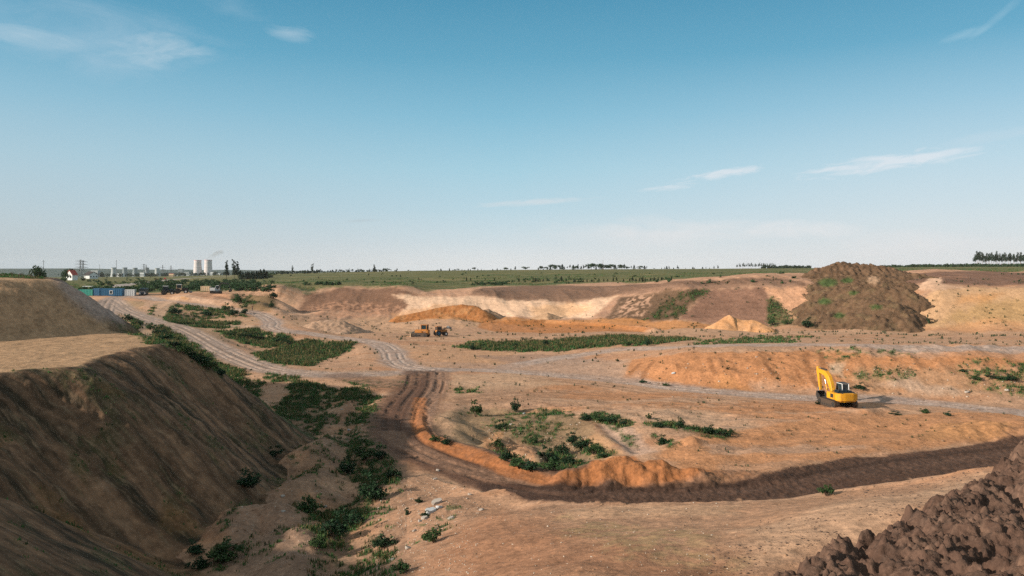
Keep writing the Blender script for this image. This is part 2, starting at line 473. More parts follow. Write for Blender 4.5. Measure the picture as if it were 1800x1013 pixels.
BERMS = [  # (crest polyline with z, side slope, rounding, blend, roughness)
    (px_line([(742, 735, -16.7), (750, 760, -16.6), (795, 776, -16.5), (850, 790, -16.4), (905, 814, -16.4), (930, 824, -16.4), (985, 826, -16.4)]), 0.55, 0.6, 0.4, 0.10),
    (px_line([(985, 832, -16.2), (1030, 818, -15.8), (1070, 808, -15.4), (1110, 806, -15.3), (1150, 814, -15.5), (1195, 824, -15.8), (1235, 828, -15.9)]), 0.75, 0.7, 0.3, 0.45),
    (px_line([(1235, 830, -16.3), (1330, 832, -16.3), (1430, 800, -16.2), (1560, 775, -16.0), (1720, 750, -15.6), (1830, 735, -15.3)]), 0.35, 1.0, 0.5, 0.12),
    (px_line([(1160, 792, -16.6), (1195, 772, -15.9), (1216, 767, -15.6), (1240, 775, -16.1), (1330, 783, -16.4)]), 0.5, 0.5, 0.3, 0.12),
    (px_line([(1110, 800, -16.8), (1060, 765, -16.9), (1040, 745, -17.0)]), 0.45, 0.5, 0.3, 0.10),
    (px_line([(1290, 752, -16.6), (1230, 758, -16.3), (1150, 752, -16.6), (1100, 742, -16.9)]), 0.4, 0.6, 0.3, 0.12),
    (px_line([(1290, 768, -16.8), (1380, 745, -16.4), (1480, 738, -16.2), (1570, 733, -16.3), (1700, 727, -16.2), (1760, 728, -16.4)]), 0.35, 1.2, 0.5, 0.18),
    (px_line([(1350, 782, -16.7), (1480, 772, -16.4), (1620, 764, -16.3)]), 0.3, 1.0, 0.4, 0.10),
    (px_line([(1470, 716, -16.9), (1520, 719, -16.3), (1550, 718, -16.4), (1580, 722, -16.9)]), 0.5, 0.5, 0.2, 0.2),
    (px_line([(1640, 765, -16.2), (1690, 748, -15.3), (1740, 742, -15.0), (1790, 752, -15.4)]), 0.5, 0.8, 0.3, 0.35),
    (px_line([(800, 745, -16.7), (765, 732, -16.5)]), 0.5, 0.9, 0.3, 0.25),
    (px_line([(885, 768, -16.8), (855, 782, -16.8)]), 0.65, 0.5, 0.3, 0.3),
    (px_line([(930, 790, -17.0), (905, 780, -16.9), (945, 806, -17.2)]), 0.6, 0.5, 0.3, 0.35),
    # humps in the shaded valley on the left
    (px_line([(585, 766, -16.8), (545, 783, -16.0), (520, 800, -16.3)]), 0.5, 1.2, 0.4, 0.22),
    (px_line([(575, 812, -16.9), (530, 845, -16.2), (490, 862, -16.3)]), 0.5, 1.0, 0.4, 0.22),
    (px_line([(540, 960, -15.9), (490, 890, -15.7), (435, 890, -15.8), (410, 930, -15.9)]), 0.6, 1.4, 0.4, 0.22),
    (px_line([(635, 690, -16.9), (615, 712, -17.2), (600, 742, -17.7)]), 0.4, 0.9, 0.4, 0.1),
    # far side: banks and small heaps along the foot of the wall
    (px_line([(300, 521, -9.6), (350, 519, -9.2), (395, 517, -8.6), (408, 516, -8.4)]), 0.6, 0.5, 0.3, 0.35),
    (px_line([(440, 520, -9.0), (470, 521, -9.0)]), 0.55, 1.5, 0.5, 0.5),
    (px_line([(560, 545, -14.2), (600, 549, -14.8), (640, 553, -15.6)]), 0.4, 1.0, 0.5, 0.5),
    (px_line([(840, 569, -16.4), (960, 562, -15.7), (1060, 567, -15.7), (1150, 577, -15.9)]), 0.5, 0.4, 0.3, 0.3),
    (px_line([(555, 566, -15.6), (585, 562, -15.2), (615, 566, -15.7)]), 0.35, 0.6, 0.3, 0.3),
]
TRENCH = [  # two dozer cuts on the orange bank, ruts: (polyline px, width, depth)
    ([(1417, 622), (1420, 645), (1430, 668), (1440, 680)], 0.45, 0.45), ([(1443, 620), (1446, 645), (1452, 660)], 0.40, 0.45),
    ([(1400, 650), (1412, 672)], 0.35, 0.3), ([(1124, 640), (1108, 658)], 0.4, 0.35), ([(1150, 634), (1130, 664)], 0.4, 0.4), ([(1245, 630), (1256, 655)], 0.4, 0.3), ([(1190, 640), (1194, 652)], 0.3, 0.25), ([(1345, 640), (1360, 660)], 0.3, 0.25),
]


HAUL_C = [PZ(*p) for p in [(765, 652, -17), (745, 690, -17), (722, 725, -17), (715, 755, -17), (735, 785, -17), (790, 812, -17), (850, 831, -17), (920, 846, -17), (1000, 858, -17), (1150, 863, -17), (1300, 857, -16.8), (1450, 834, -16.6), (1600, 810, -16.5), (1800, 782, -16.2), (1900, 770, -16)]]
ROAD_C = [[PZ(*p) for p in [(735, 650, -17), (690, 625, -16.8), (672, 605, -16.5), (630, 598, -16.2), (560, 589, -15.9), (510, 584, -15.4), (480, 577, -15), (470, 560, -14.2), (440, 549, -13.2), (380, 540, -12), (300, 530, -10.6), (200, 522, -9.5)]],
          [PZ(*p) for p in [(770, 650, -17), (700, 656, -17), (600, 659, -17), (480, 651, -17), (430, 632, -16.6), (380, 610, -15.9), (330, 584, -14.8), (300, 573, -14.1), (270, 566, -13.4), (220, 546, -11.9), (190, 533, -10.6)]],
          [PZ(*p) for p in [(770, 650, -17), (850, 650, -17), (1000, 661, -17), (1200, 684, -17), (1300, 692, -17), (1450, 701, -17), (1620, 708, -17), (1800, 725, -17)]]]


def height(x, y):
    z = base_height(x, y)
    zb = z.copy()
    r = np.hypot(x, y)
    # roughness grows with distance so that it always reads at the size it has there
    n1 = fbm(x * 0.06, y * 0.06, 4)
    n2 = fbm(x * 0.35 + 3, y * 0.35, 4)
    fieldm = sstep(310, 380, y)
    z = z + (0.30 * n1 + 0.10 * n2) * (1 - fieldm) * sstep(5, 30, r) + fieldm * 0.35 * n1
    # undulating quarry floor and slumped walls
    wallm = sstep(225, 250, y) * (1 - sstep(300, 330, y)) * sstep(-150, -100, x)
    z = z + wallm * (1.3 * fbm(x * 0.03, y * 0.02 + 7, 4) + 0.8 * ridged(x * 0.055, y * 0.012, 3) + 0.32 * ridged(x * 0.15 + .02 * y, y * 0.02, 3))
    bank = sstep(20, 28, x) * sstep(104, 110, y) * (1 - sstep(122, 130, y))
    z = z + bank * (0.45 * ridged(x * 0.16, y * 0.05, 3) + 0.25 * n2)
    mid = sstep(60, 66, y) * (1 - sstep(100, 108, y)) * sstep(-15, -8, x)
    z = z + mid * (0.55 * fbm(x * 0.13 + 2, y * 0.2, 3) + 0.16 * ridged(x * 0.22, y * 0.4, 3))
    near = (np.hypot(x, y) < 330) & (y > 30)
    xs_, ys_ = x[near], y[near]
    for ln in ROAD_C:
        d, zz, _, _ = polydist(xs_, ys_, ln)
        k = (1 - sstep(3.0, 7.5, d)) * .85
        z[near] = z[near] * (1 - k) + (zz - .12) * k
    d, zz, _, _ = polydist(xs_, ys_, HAUL_C)
    k = 1 - sstep(4.6, 7.5, d)
    z[near] = z[near] * (1 - k) + (zz + .06 * n2[near]) * k
    val = sstep(-2, -9, x) * sstep(6, 9, polydist(x, y, HAUL_C)[0])
    val = val * (1 - sstep(108, 125, y)) * sstep(20, 30, y)
    z = z + val * (0.55 * fbm(x * 0.16 + 6, y * 0.13, 3) + 0.30 * ridged(x * 0.22, y * 0.16 + 3, 3))
    z = smax(z, ridge_height(x, y), 0.4)
    for poly, sl, rd, k, rough in BERMS:
        P = np.array(poly)
        pad = 14 + 0.05 * P[:, 1].max()
        m = (x > P[:, 0].min() - pad) & (x < P[:, 0].max() + pad) & (y > P[:, 1].min() - pad) & (y < P[:, 1].max() + pad)
        if not m.any():
            continue
        xs, ys = x[m], y[m]
        d, zz, _, _ = polydist(xs, ys, P)
        f = 40.0 / (P[:, 1].mean() + 10)
        d = d * (1 + 0.35 * fbm(xs * 0.5 * f, ys * 0.5 * f, 2))
        hh = zz - sl * (np.sqrt(d * d + rd * rd) - rd) + rough * 1.4 * fbm(xs * 0.9 * f + 2, ys * 0.9 * f, 3)
        z[m] = smax(z[m], hh, k)
    z = smax(z, mounds(x, y), 0.35)
    # blue hills at the end of the plain
    hl = sstep(3300, 4300, y) * (1 - sstep(5200, 5600, y))
    hx = np.interp(x, [-3600, -2700, -2200, -1500, -900, -200, 400, 1500, 4000], [14, 8, 2, -4, -12, -22, -30, -30, -30])
    z = np.where(y > 3000, z + hl * (hx - z * 0.9) * (1 + 0.18 * fbm(x * 0.0016, y * 0.0016, 3)), z)
    return z


az_f = np.arange(-35.6, 35.61, 0.075)
az_c = np.arange(35.6 + 1.5, 360 - 35.6 - 0.7, 1.6)
AZ = np.radians(np.concatenate([az_f, az_c]))
rr = [2.5]
while rr[-1] < 5600:
    q = rr[-1]
    st = 0.14 if q < 60 else 0.2 if q < 100 else 0.3 if q < 130 else 0.42 if q < 325 else min(3.0, 0.42 + (q - 325) * 0.012) if q < 1000 else q * 0.02
    rr.append(q + st)
RR = np.array(rr)
NA, NR, NF = len(AZ), len(RR), len(az_f)
GXX = (RR[:, None] * np.sin(AZ)[None]).astype(np.float64)
GYY = (RR[:, None] * np.cos(AZ)[None]).astype(np.float64)
GZ = height(GXX, GYY).astype(np.float64)
ELV = GZ[:, :NF] / np.maximum(GYY[:, :NF], 0.1)


def hit(px, py, rmin=8.0):
    """where the sight line through a pixel of the photograph first meets the ground"""
    a = math.degrees(math.atan((px - CX) / F))
    j = int(np.clip(round((a + 35.6) / 0.075), 0, NF - 1))
    s = (HY - py) / F
    i0 = int(np.searchsorted(RR, rmin))
    m = ELV[i0:, j] >= s
    i = i0 + int(np.argmax(m)) if m.any() else NR - 2
    e0, e1 = ELV[i - 1, j], ELV[i, j]
    t = np.clip((s - e0) / (e1 - e0), 0, 1) if e1 > e0 else 1.0
    r = RR[i - 1] + t * (RR[i] - RR[i - 1])
    a = math.atan((px - CX) / F)
    z = GZ[i - 1, j] + t * (GZ[i, j] - GZ[i - 1, j])
    return (r * math.sin(a), r * math.cos(a), z)


def ground_z(x, y):
    return height(np.atleast_1d(np.asarray(x, float)), np.atleast_1d(np.asarray(y, float)))


_AZD = np.degrees(AZ)


def grid_z(x, y):
    """height read back from the built sheet (front sector)"""
    x, y = np.asarray(x, float), np.asarray(y, float)
    r = np.hypot(x, y)
    a = (np.degrees(np.arctan2(x, y)) + 35.6) / 0.075
    a = np.clip(a, 0, NF - 1.001)
    j = a.astype(int)
    i = np.clip(np.searchsorted(RR, r) - 1, 0, NR - 2)
    ti, tj = np.clip((r - RR[i]) / (RR[i + 1] - RR[i]), 0, 1), a - j
    return (GZ[i, j] * (1 - tj) + GZ[i, j + 1] * tj) * (1 - ti) + (GZ[i + 1, j] * (1 - tj) + GZ[i + 1, j + 1] * tj) * ti


def wpoly(pts):
    """pixel outline -> outline on the ground, in the compressed plan"""
    out = []
    for p in pts:
        h_ = hit(*p) if len(p) == 2 else PY(p[0], p[1], p[2])
        out.append([float(v) for v in warp(np.float64(h_[0]), np.float64(h_[1]))])
    return out

# ------------------------------------------------------------------ what the ground is made of (albedo laid out in plan)
WX, WY = warp(GXX, GYY)
WX, WY = WX.astype(np.float32), WY.astype(np.float32)
UU = np.where(GYY > 1, GXX / np.maximum(GYY, 1), 9).astype(np.float32)
FRONT = np.zeros((NR, NA), bool)
FRONT[:, :NF] = True
# noises shared by all patches: world metres near, compressed plan far
nA = fbm(WX * 0.10, WY * 0.10, 4)
nB = fbm(WX * 0.45 + 11, WY * 0.45, 4)
nC = fbm(WX * 1.7 + 5, WY * 1.7, 4)
nD = fbm(WX * 5.5 + 7, WY * 5.5, 3)
nS = fbm(GXX * 0.030 + 0.4 * nA, GYY * 0.22, 4)        # streaks across the view, left by dozers
nS2 = fbm(GXX * 0.10 + 3, GYY * 0.9, 3)
rough_p = fbm(GXX * 1.3, GYY * 1.3, 3)

sand_o, sand_t, sand_p = np.array([.430, .218, .110]), np.array([.430, .285, .190]), np.array([.640, .470, .330])
pinkish, brown, dark_b = np.array([.40, .255, .18]), np.array([.215, .130, .088]), np.array([.115, .074, .052])
grey_r_, olive, green, dgreen = np.array([.345, .265, .215]), np.array([.120, .122, .048]), np.array([.046, .080, .034]), np.array([.024, .044, .024])
grey_r = np.array([.330, .285, .262])
strong_o, straw = np.array([.42, .185, .066]), np.array([.235, .185, .085])

COLR = np.empty((NR, NA, 3), np.float32)
COLR[:] = sand_t
GRASS = np.zeros((NR, NA), np.float32)     # how much grows there
KIND = np.zeros((NR, NA), np.int8)         # which piece of the setting a vertex belongs to


def lay(mask, colr, amt=1.0, sl=None):
    a = (np.clip(mask, 0, 1) * amt)[..., None].astype(np.float32)
    if sl is None:
        COLR[:] = COLR * (1 - a) + np.asarray(colr, np.float32) * a
    else:
        COLR[sl] = COLR[sl] * (1 - a) + np.asarray(colr, np.float32) * a


def patch(pts, colr, amt=1.0, soft=0.8, warpn=1.0, noise=None, thr=None, grass=0.0, kind=None):
    """a patch drawn as an outline on the ground, with a frayed edge"""
    soft, warpn = soft * 0.62, warpn * 0.8
    P = np.array(wpoly(pts))
    pad = soft + 2 * warpn + 0.5
    m = FRONT & (WX > P[:, 0].min() - pad) & (WX < P[:, 0].max() + pad) & (WY > P[:, 1].min() - pad) & (WY < P[:, 1].max() + pad)
    if not m.any():
        return
    x, y = WX[m], WY[m]
    s = sdf(x, y, P) + warpn * (0.9 * nB[m] + 0.6 * nC[m])
    k = sstep(-soft, soft, s)
    if noise is not None:
        k = k * sstep(thr - 0.14, thr + 0.14, noise[m])
    lay(k, colr, amt, m)
    if grass:
        GRASS[m] = np.maximum(GRASS[m], k * grass)
    if kind is not None:
        mm = np.zeros((NR, NA), bool)
        mm[m] = s > 0
        KIND[mm] = kind


def track(pts, colr, width, amt=1.0, soft=0.35, kind=None, ruts=None, rutcol=None, wn=0.25, edge=None):
    """a track of a given width in metres along points on the ground"""
    Q = [hit(*p)[:2] if len(p) == 2 else PY(*p)[:2] for p in pts]
    # smooth the line
    Q = np.array(Q, float)
    t = np.arange(len(Q))
    tt = np.linspace(0, len(Q) - 1, (len(Q) - 1) * 6 + 1)
    out = []
    for v in tt:
        i = int(min(v, len(Q) - 2)); f = v - i
        p0, p1, p2, p3 = Q[max(i - 1, 0)], Q[i], Q[i + 1], Q[min(i + 2, len(Q) - 1)]
        out.append(0.5 * ((2 * p1) + (-p0 + p2) * f + (2 * p0 - 5 * p1 + 4 * p2 - p3) * f * f + (-p0 + 3 * p1 - 3 * p2 + p3) * f ** 3))
    Q = np.array(out)
    pad = width * 1.5 + 3
    m = FRONT & (GXX > Q[:, 0].min() - pad) & (GXX < Q[:, 0].max() + pad) & (GYY > Q[:, 1].min() - pad) & (GYY < Q[:, 1].max() + pad)
    x, y = GXX[m], GYY[m]
    d, _, ox, oy = polydist(x, y, Q)
    d0 = d
    d = d + wn * width * 0.6 * (nB[m] + 0.6 * nC[m])
    k = 1 - sstep(width * 0.5 * (1 - soft), width * 0.5 * (1 + soft), d)
    if edge is not None:
        ke = (1 - sstep(width * 0.55, width * 0.85, d)) * sstep(-0.1, 0.3, nC[m])
        lay(ke, edge, 0.6, m)
    lay(k * (0.72 + 0.5 * np.clip(nC[m] + 0.3, 0, 1)), colr, amt, m)
    GRASS[m] *= (1 - k)
    if ruts:
        for c, wd, a in ruts:
            kk = (1 - sstep(wd * 0.5, wd, np.abs(d0 - c * width + 0.12 * nA[m]))) * sstep(-0.35, 0.15, nB[m] + 0.5 * nC[m])
            lay(kk, rutcol, a, m)
            GZ[m] -= kk * a * 0.16
    if kind is not None:
        mm = np.zeros((NR, NA), bool)
        mm[m] = k > 0.5
        KIND[mm] = kind


FLAT = FRONT & (GYY < 330)
OUT = ~FRONT & (np.hypot(GXX, GYY) > 130)
lay(OUT * 1.0, olive, .9)
lay(OUT * sstep(-.1, .4, nA), straw, .6)
# broad tone of the quarry floor
lay(FLAT * sstep(-0.15, 0.45, nS + 0.5 * nA), sand_o, 0.55)
lay(FLAT * sstep(0.10, 0.5, nA - 0.3 * nS2), sand_p, 0.30)
lay(FLAT * sstep(0.1, 0.5, fbm(WX * 0.3 + 40, WY * 0.5, 4)), pinkish, 0.5)
# foreground ridge
patch([(640, 800), (760, 842), (850, 872), (1000, 889), (1300, 885), (1720, 830), (1900, 812), (1900, 1010), (1500, 1060), (900, 1060), (660, 1040), (640, 900)], (.36, .230, .150), 0.9, 0.6, 0.5)
patch([(760, 960), (860, 905), (1000, 930), (1150, 960), (1300, 1000), (1300, 1060), (760, 1060)], (.31, .170, .100), 0.8, 2.5, 2.0)
patch([(1330, 1000), (1300, 930), (1500, 880), (1720, 835), (1730, 860), (1500, 960)], (.47, .33, .225), 0.7, 1.0, 0.8)
patch([(1000, 895), (1300, 888), (1290, 905), (1000, 915)], (.50, .35, .23), 0.5, 0.6, 0.8)
patch([(1000, 910), (1180, 930), (1260, 990), (1120, 975), (1010, 940)], (.30, .24, .13), 0.55, 1.0, 2.0, nC, -0.05)
patch([(690, 860), (780, 870), (830, 910), (760, 960), (700, 1000), (680, 950)], (.34, .22, .15), 0.6, 1.0, 1.5, nC, -0.1)

# ---- the far wall and the country behind it
uc = np.array([-0.9, -0.637, -0.55, -0.44, -0.40, -0.34, -0.30, -0.255, -0.212, -0.14, -0.11, -0.075, -0.04, 0.13, 0.15, 0.21, 0.30, 0.40, 0.50, 0.56, 0.90])
yc = np.array([330, 320, 300, 297, 303, 310, 310, 304, 318, 310, 304, 320, 352, 352, 326, 330, 338, 340, 330, 306, 306])
YC = np.interp(UU, uc, yc)
MEAD = (FRONT & (GYY > 120)) * sstep(-5, 5, GYY - YC + 9 * nB + 4 * nC)
WALLT = (FRONT & (GYY > 232)) * (1 - MEAD)
lay(WALLT * sstep(-0.27, -0.2, UU), pinkish, 0.55)
patch([(486, 530), (545, 522), (560, 548), (520, 553), (480, 548)], (.50, .33, .225), 0.9, 0.8, 0.8)
patch([(400, 520), (470, 516), (486, 530), (478, 548), (430, 545), (408, 530)], (.225, .165, .090), 0.9, 0.7, 0.8)
patch([(405, 524), (440, 520), (450, 536), (425, 540)], (.09, .09, .05), 0.7, 0.6, 0.6, grass=0.5)
patch([(540, 516), (600, 506), (690, 506), (735, 520), (715, 548), (690, 553), (640, 551), (560, 545), (515, 545)], (.25, .150, .100), 0.95, 0.8, 0.9)
patch([(545, 540), (600, 530), (660, 535), (715, 540), (720, 556), (560, 556)], (.43, .255, .165), 0.75, 1.0, 1.4, nC, -0.05)
patch([(690, 518), (760, 522), (850, 521), (1000, 518.5), (1088, 518.5), (1062, 540), (1040, 558), (980, 560), (900, 558), (850, 553), (760, 552), (700, 554), (720, 535)], (.57, .42, .30), 0.95, 0.6, 0.6)
patch([(690, 552), (780, 535), (840, 545), (870, 560), (700, 562)], (.46, .27, .14), 0.6, 0.8, 1.0)
patch([(930, 540), (1000, 530), (1040, 540), (1000, 558), (940, 556)], (.56, .34, .16), 0.45, 1.2, 1.0)
patch([(830, 516.5), (850, 506), (950, 501), (1080, 503), (1120, 500), (1200, 494), (1410, 492), (1420, 503), (1200, 508), (1090, 517)], (.235, .150, .105), 0.9, 0.8, 0.8)
patch([(1080, 512), (1200, 500), (1410, 497), (1400, 503), (1200, 506), (1100, 516)], (.34, .22, .155), 0.6, 0.6, 0.8)
patch([(1062, 562), (1092, 523), (1200, 509), (1250, 510), (1190, 562), (1100, 568)], (.185, .125, .080), 0.95, 0.6, 0.7)
patch([(1070, 560), (1092, 530), (1110, 530), (1090, 562)], (.33, .22, .15), 0.8, 0.6, 1.0, nC, -0.1)
patch([(1085, 552), (1110, 522), (1150, 518), (1130, 560)], (.47, .31, .22), 0.8, 0.5, 1.0, nC, 0.02)
patch([(1130, 562), (1200, 512), (1245, 512), (1190, 560)], (.088, .090, .040), 0.75, 0.6, 1.0, nB + 0.5 * nC, -0.12, grass=0.35)
patch([(1192, 562), (1252, 509), (1345, 506), (1356, 540), (1350, 572), (1240, 568)], (.275, .165, .118), 0.95, 0.5, 0.6)
patch([(1348, 560), (1356, 520), (1372, 530), (1400, 572), (1360, 574)], (.10, .105, .045), 0.8, 0.6, 0.7, grass=0.4)
patch([(1345, 507), (1445, 505), (1425, 530), (1400, 555), (1375, 540), (1355, 520)], (.53, .315, .195), 0.9, 0.5, 0.6)
patch([(1390, 548), (1430, 540), (1440, 572), (1400, 574)], (.40, .27, .15), 0.8, 0.6, 0.6)
patch([(1560, 500), (1600, 482), (1650, 478), (1900, 479), (1900, 500), (1640, 499)], (.235, .145, .105), 0.95, 0.5, 0.6)
patch([(1596, 575), (1622, 530), (1642, 509), (1720, 505), (1900, 505), (1900, 584), (1620, 580)], (.56, .375, .220), 0.95, 0.5, 0.5)
patch([(1605, 512), (1630, 492), (1652, 488), (1655, 500), (1700, 505), (1640, 512)], (.58, .41, .29), 0.9, 0.4, 0.5)
patch([(1640, 570), (1690, 545), (1730, 528), (1900, 525), (1900, 574), (1700, 568)], (.42, .285, .130), 0.7, 1.0, 1.0)
patch([(1690, 520), (1760, 516), (1740, 530), (1680, 535)], (.60, .32, .13), 0.6, 0.8, 0.6)
patch([(1660, 572), (1720, 563), (1900, 572), (1900, 584), (1660, 582)], (.56, .31, .15), 0.7, 0.6, 0.6)

wk = (WALLT * (KIND == 0))[..., None]
strata = (1 + .16 * fbm(GZ * 0.75, GXX * .012, 3) + .14 * ridged(GXX * .13, GZ * .12, 3) + .12 * fbm(GXX * .25, GZ * .6, 3))[..., None]
COLR[:] = COLR * (1 - wk) + COLR * strata * np.clip(COLR.mean(-1, keepdims=True) / .30, .35, 1.25) ** .55 * wk
# ---- the far floor
patch([(480, 566), (640, 556), (690, 560), (860, 561), (880, 575), (760, 580), (560, 580)], (.52, .35, .225), 0.7, 0.9, 0.9)
patch([(700, 562), (860, 557), (1060, 560), (1250, 573), (1250, 578), (1000, 577), (860, 568), (700, 566)], (.47, .235, .095), 0.85, 0.5, 0.6)
patch([(845, 566), (900, 562), (1060, 567), (1150, 577), (1060, 583), (960, 586), (870, 583), (840, 576)], strong_o, 0.8, 0.5, 0.5)
patch([(690, 600), (800, 590), (1000, 590), (1400, 588), (1800, 590), (1900, 600), (1900, 575), (1600, 581), (1200, 578), (1000, 588), (900, 594)], (.50, .34, .225), 0.5, 1.0, 1.0)
patch([(1350, 578), (1600, 583), (1900, 588), (1900, 582), (1600, 578)], (.45, .25, .13), 0.6, 0.4, 0.6)
patch([(720, 612), (800, 605), (900, 622), (980, 640), (880, 642), (770, 638), (720, 630)], (.46, .29, .175), 0.6, 0.8, 0.8)
patch([(840, 625), (950, 622), (1050, 632), (1000, 644), (900, 640)], (.285, .200, .155), 0.75, 0.7, 1.2)
patch([(950, 628), (1100, 632), (1095, 666), (1000, 660), (900, 648)], (.40, .30, .235), 0.6, 0.8, 1.0)
# orange bank
patch([(1095, 668), (1112, 632), (1180, 624), (1300, 620), (1420, 617), (1530, 624), (1900, 634), (1900, 692), (1520, 690), (1380, 691), (1200, 682)], (.43, .218, .105), 0.94, 0.35, 0.45)
patch([(1500, 650), (1620, 650), (1900, 650), (1900, 700), (1600, 692), (1480, 690)], (.37, .255, .165), 0.65, 0.8, 1.0)
patch([(1540, 675), (1600, 664), (1690, 688), (1640, 694)], (.45, .35, .27), 0.7, 0.6, 0.8)
patch([(1680, 655), (1720, 640), (1900, 635), (1900, 690), (1740, 690)], (.16, .145, .065), 0.7, 0.8, 1.2, nC, 0.02, grass=0.55)
patch([(1490, 656), (1550, 652), (1600, 660), (1560, 667), (1500, 664)], (.16, .150, .070), 0.7, 0.6, 0.8, nC, -0.1, grass=0.5)
patch([(1455, 640), (1485, 640), (1480, 662), (1460, 655)], (.50, .40, .29), 0.8, 0.4, 0.5)
patch([(1270, 660), (1300, 672), (1330, 690), (1280, 688), (1240, 684)], (.44, .23, .10), 0.6, 0.6, 0.5)
patch([(1320, 672), (1440, 680), (1440, 690), (1330, 690)], (.40, .29, .215), 0.6, 0.6, 0.8)
# flat between bank and hollow
patch([(900, 690), (940, 668), (1200, 695), (1440, 712), (1520, 728), (1440, 740), (1280, 726), (1100, 712)], (.43, .225, .115), 0.75, 0.7, 0.9, nS + 0.4 * nC, -0.25)
patch([(1100, 716), (1250, 722), (1340, 745), (1290, 760), (1150, 745), (1000, 728)], (.45, .33, .235), 0.6, 1.0, 1.2)
patch([(790, 660), (900, 655), (1000, 672), (900, 690), (800, 685)], (.48, .345, .235), 0.7, 0.8, 0.8)
patch([(770, 690), (900, 680), (1000, 690), (960, 710), (800, 715)], (.36, .235, .155), 0.7, 0.8, 1.2, nS, -0.1)
patch([(1150, 800), (1230, 765), (1400, 740), (1560, 728), (1900, 730), (1900, 760), (1560, 795), (1430, 815), (1300, 848), (1235, 845)], (.445, .238, .122), 0.9, 0.8, 0.8)
patch([(1240, 780), (1420, 782), (1560, 790), (1400, 798), (1250, 795)], (.41, .30, .225), 0.6, 0.6, 0.9)
patch([(1260, 812), (1420, 808), (1400, 825), (1280, 835)], (.40, .27, .185), 0.55, 0.7, 0.9)
patch([(1620, 770), (1640, 750), (1720, 738), (1790, 748), (1760, 770), (1680, 775)], (.43, .24, .115), 0.8, 0.5, 0.6)
patch([(1050, 745), (1100, 748), (1160, 795), (1110, 803)], (.42, .315, .25), 0.85, 0.4, 0.4)
# the hollow with the shrubs
patch([(740, 735), (800, 722), (860, 720), (950, 722), (1040, 740), (1080, 790), (1000, 825), (925, 828), (870, 800), (790, 780), (748, 765)], (.245, .185, .115), 0.85, 0.7, 1.2)
patch([(840, 730), (960, 725), (1000, 760), (960, 780), (880, 765)], (.115, .105, .055), 0.7, 0.8, 1.8, nC + 0.4 * nB, -0.08, grass=0.45)
patch([(745, 735), (790, 722), (800, 745), (790, 770), (750, 755)], (.42, .29, .19), 0.85, 0.5, 0.6)
patch([(850, 770), (885, 758), (880, 785), (850, 795)], (.45, .26, .14), 0.85, 0.4, 0.4)
patch([(880, 785), (910, 772), (950, 800), (940, 812), (900, 800)], (.40, .235, .14), 0.8, 0.4, 0.5)
patch([(1020, 775), (1050, 760), (1100, 800), (1075, 808)], (.45, .285, .165), 0.85, 0.4, 0.4)
for pts, g in [
    ([(744, 752), (775, 772), (800, 778), (795, 785), (765, 782), (745, 768)], 0.8), ([(868, 795), (895, 806), (925, 826), (985, 828), (1030, 816), (1000, 800), (930, 815), (885, 790)], 0.85),
    ([(985, 765), (1010, 768), (1085, 800), (1060, 806), (1015, 792)], 0.9), ([(1015, 730), (1060, 726), (1112, 740), (1105, 752), (1060, 744)], 0.8), ([(1128, 742), (1190, 744), (1250, 755), (1292, 762), (1270, 770), (1200, 758), (1140, 750)], 0.75),
    ([(1148, 764), (1195, 776), (1175, 784)], 0.8), ([(950, 718), (1000, 724), (1010, 732), (960, 730)], 0.5), ([(1070, 748), (1090, 755), (1120, 785), (1100, 780)], 0.45), ([(960, 790), (1000, 798), (1010, 822), (960, 826)], 0.8)]:
    patch(pts, green * 0.9, 0.85, 0.5, 0.7, nC, -0.25, grass=g)
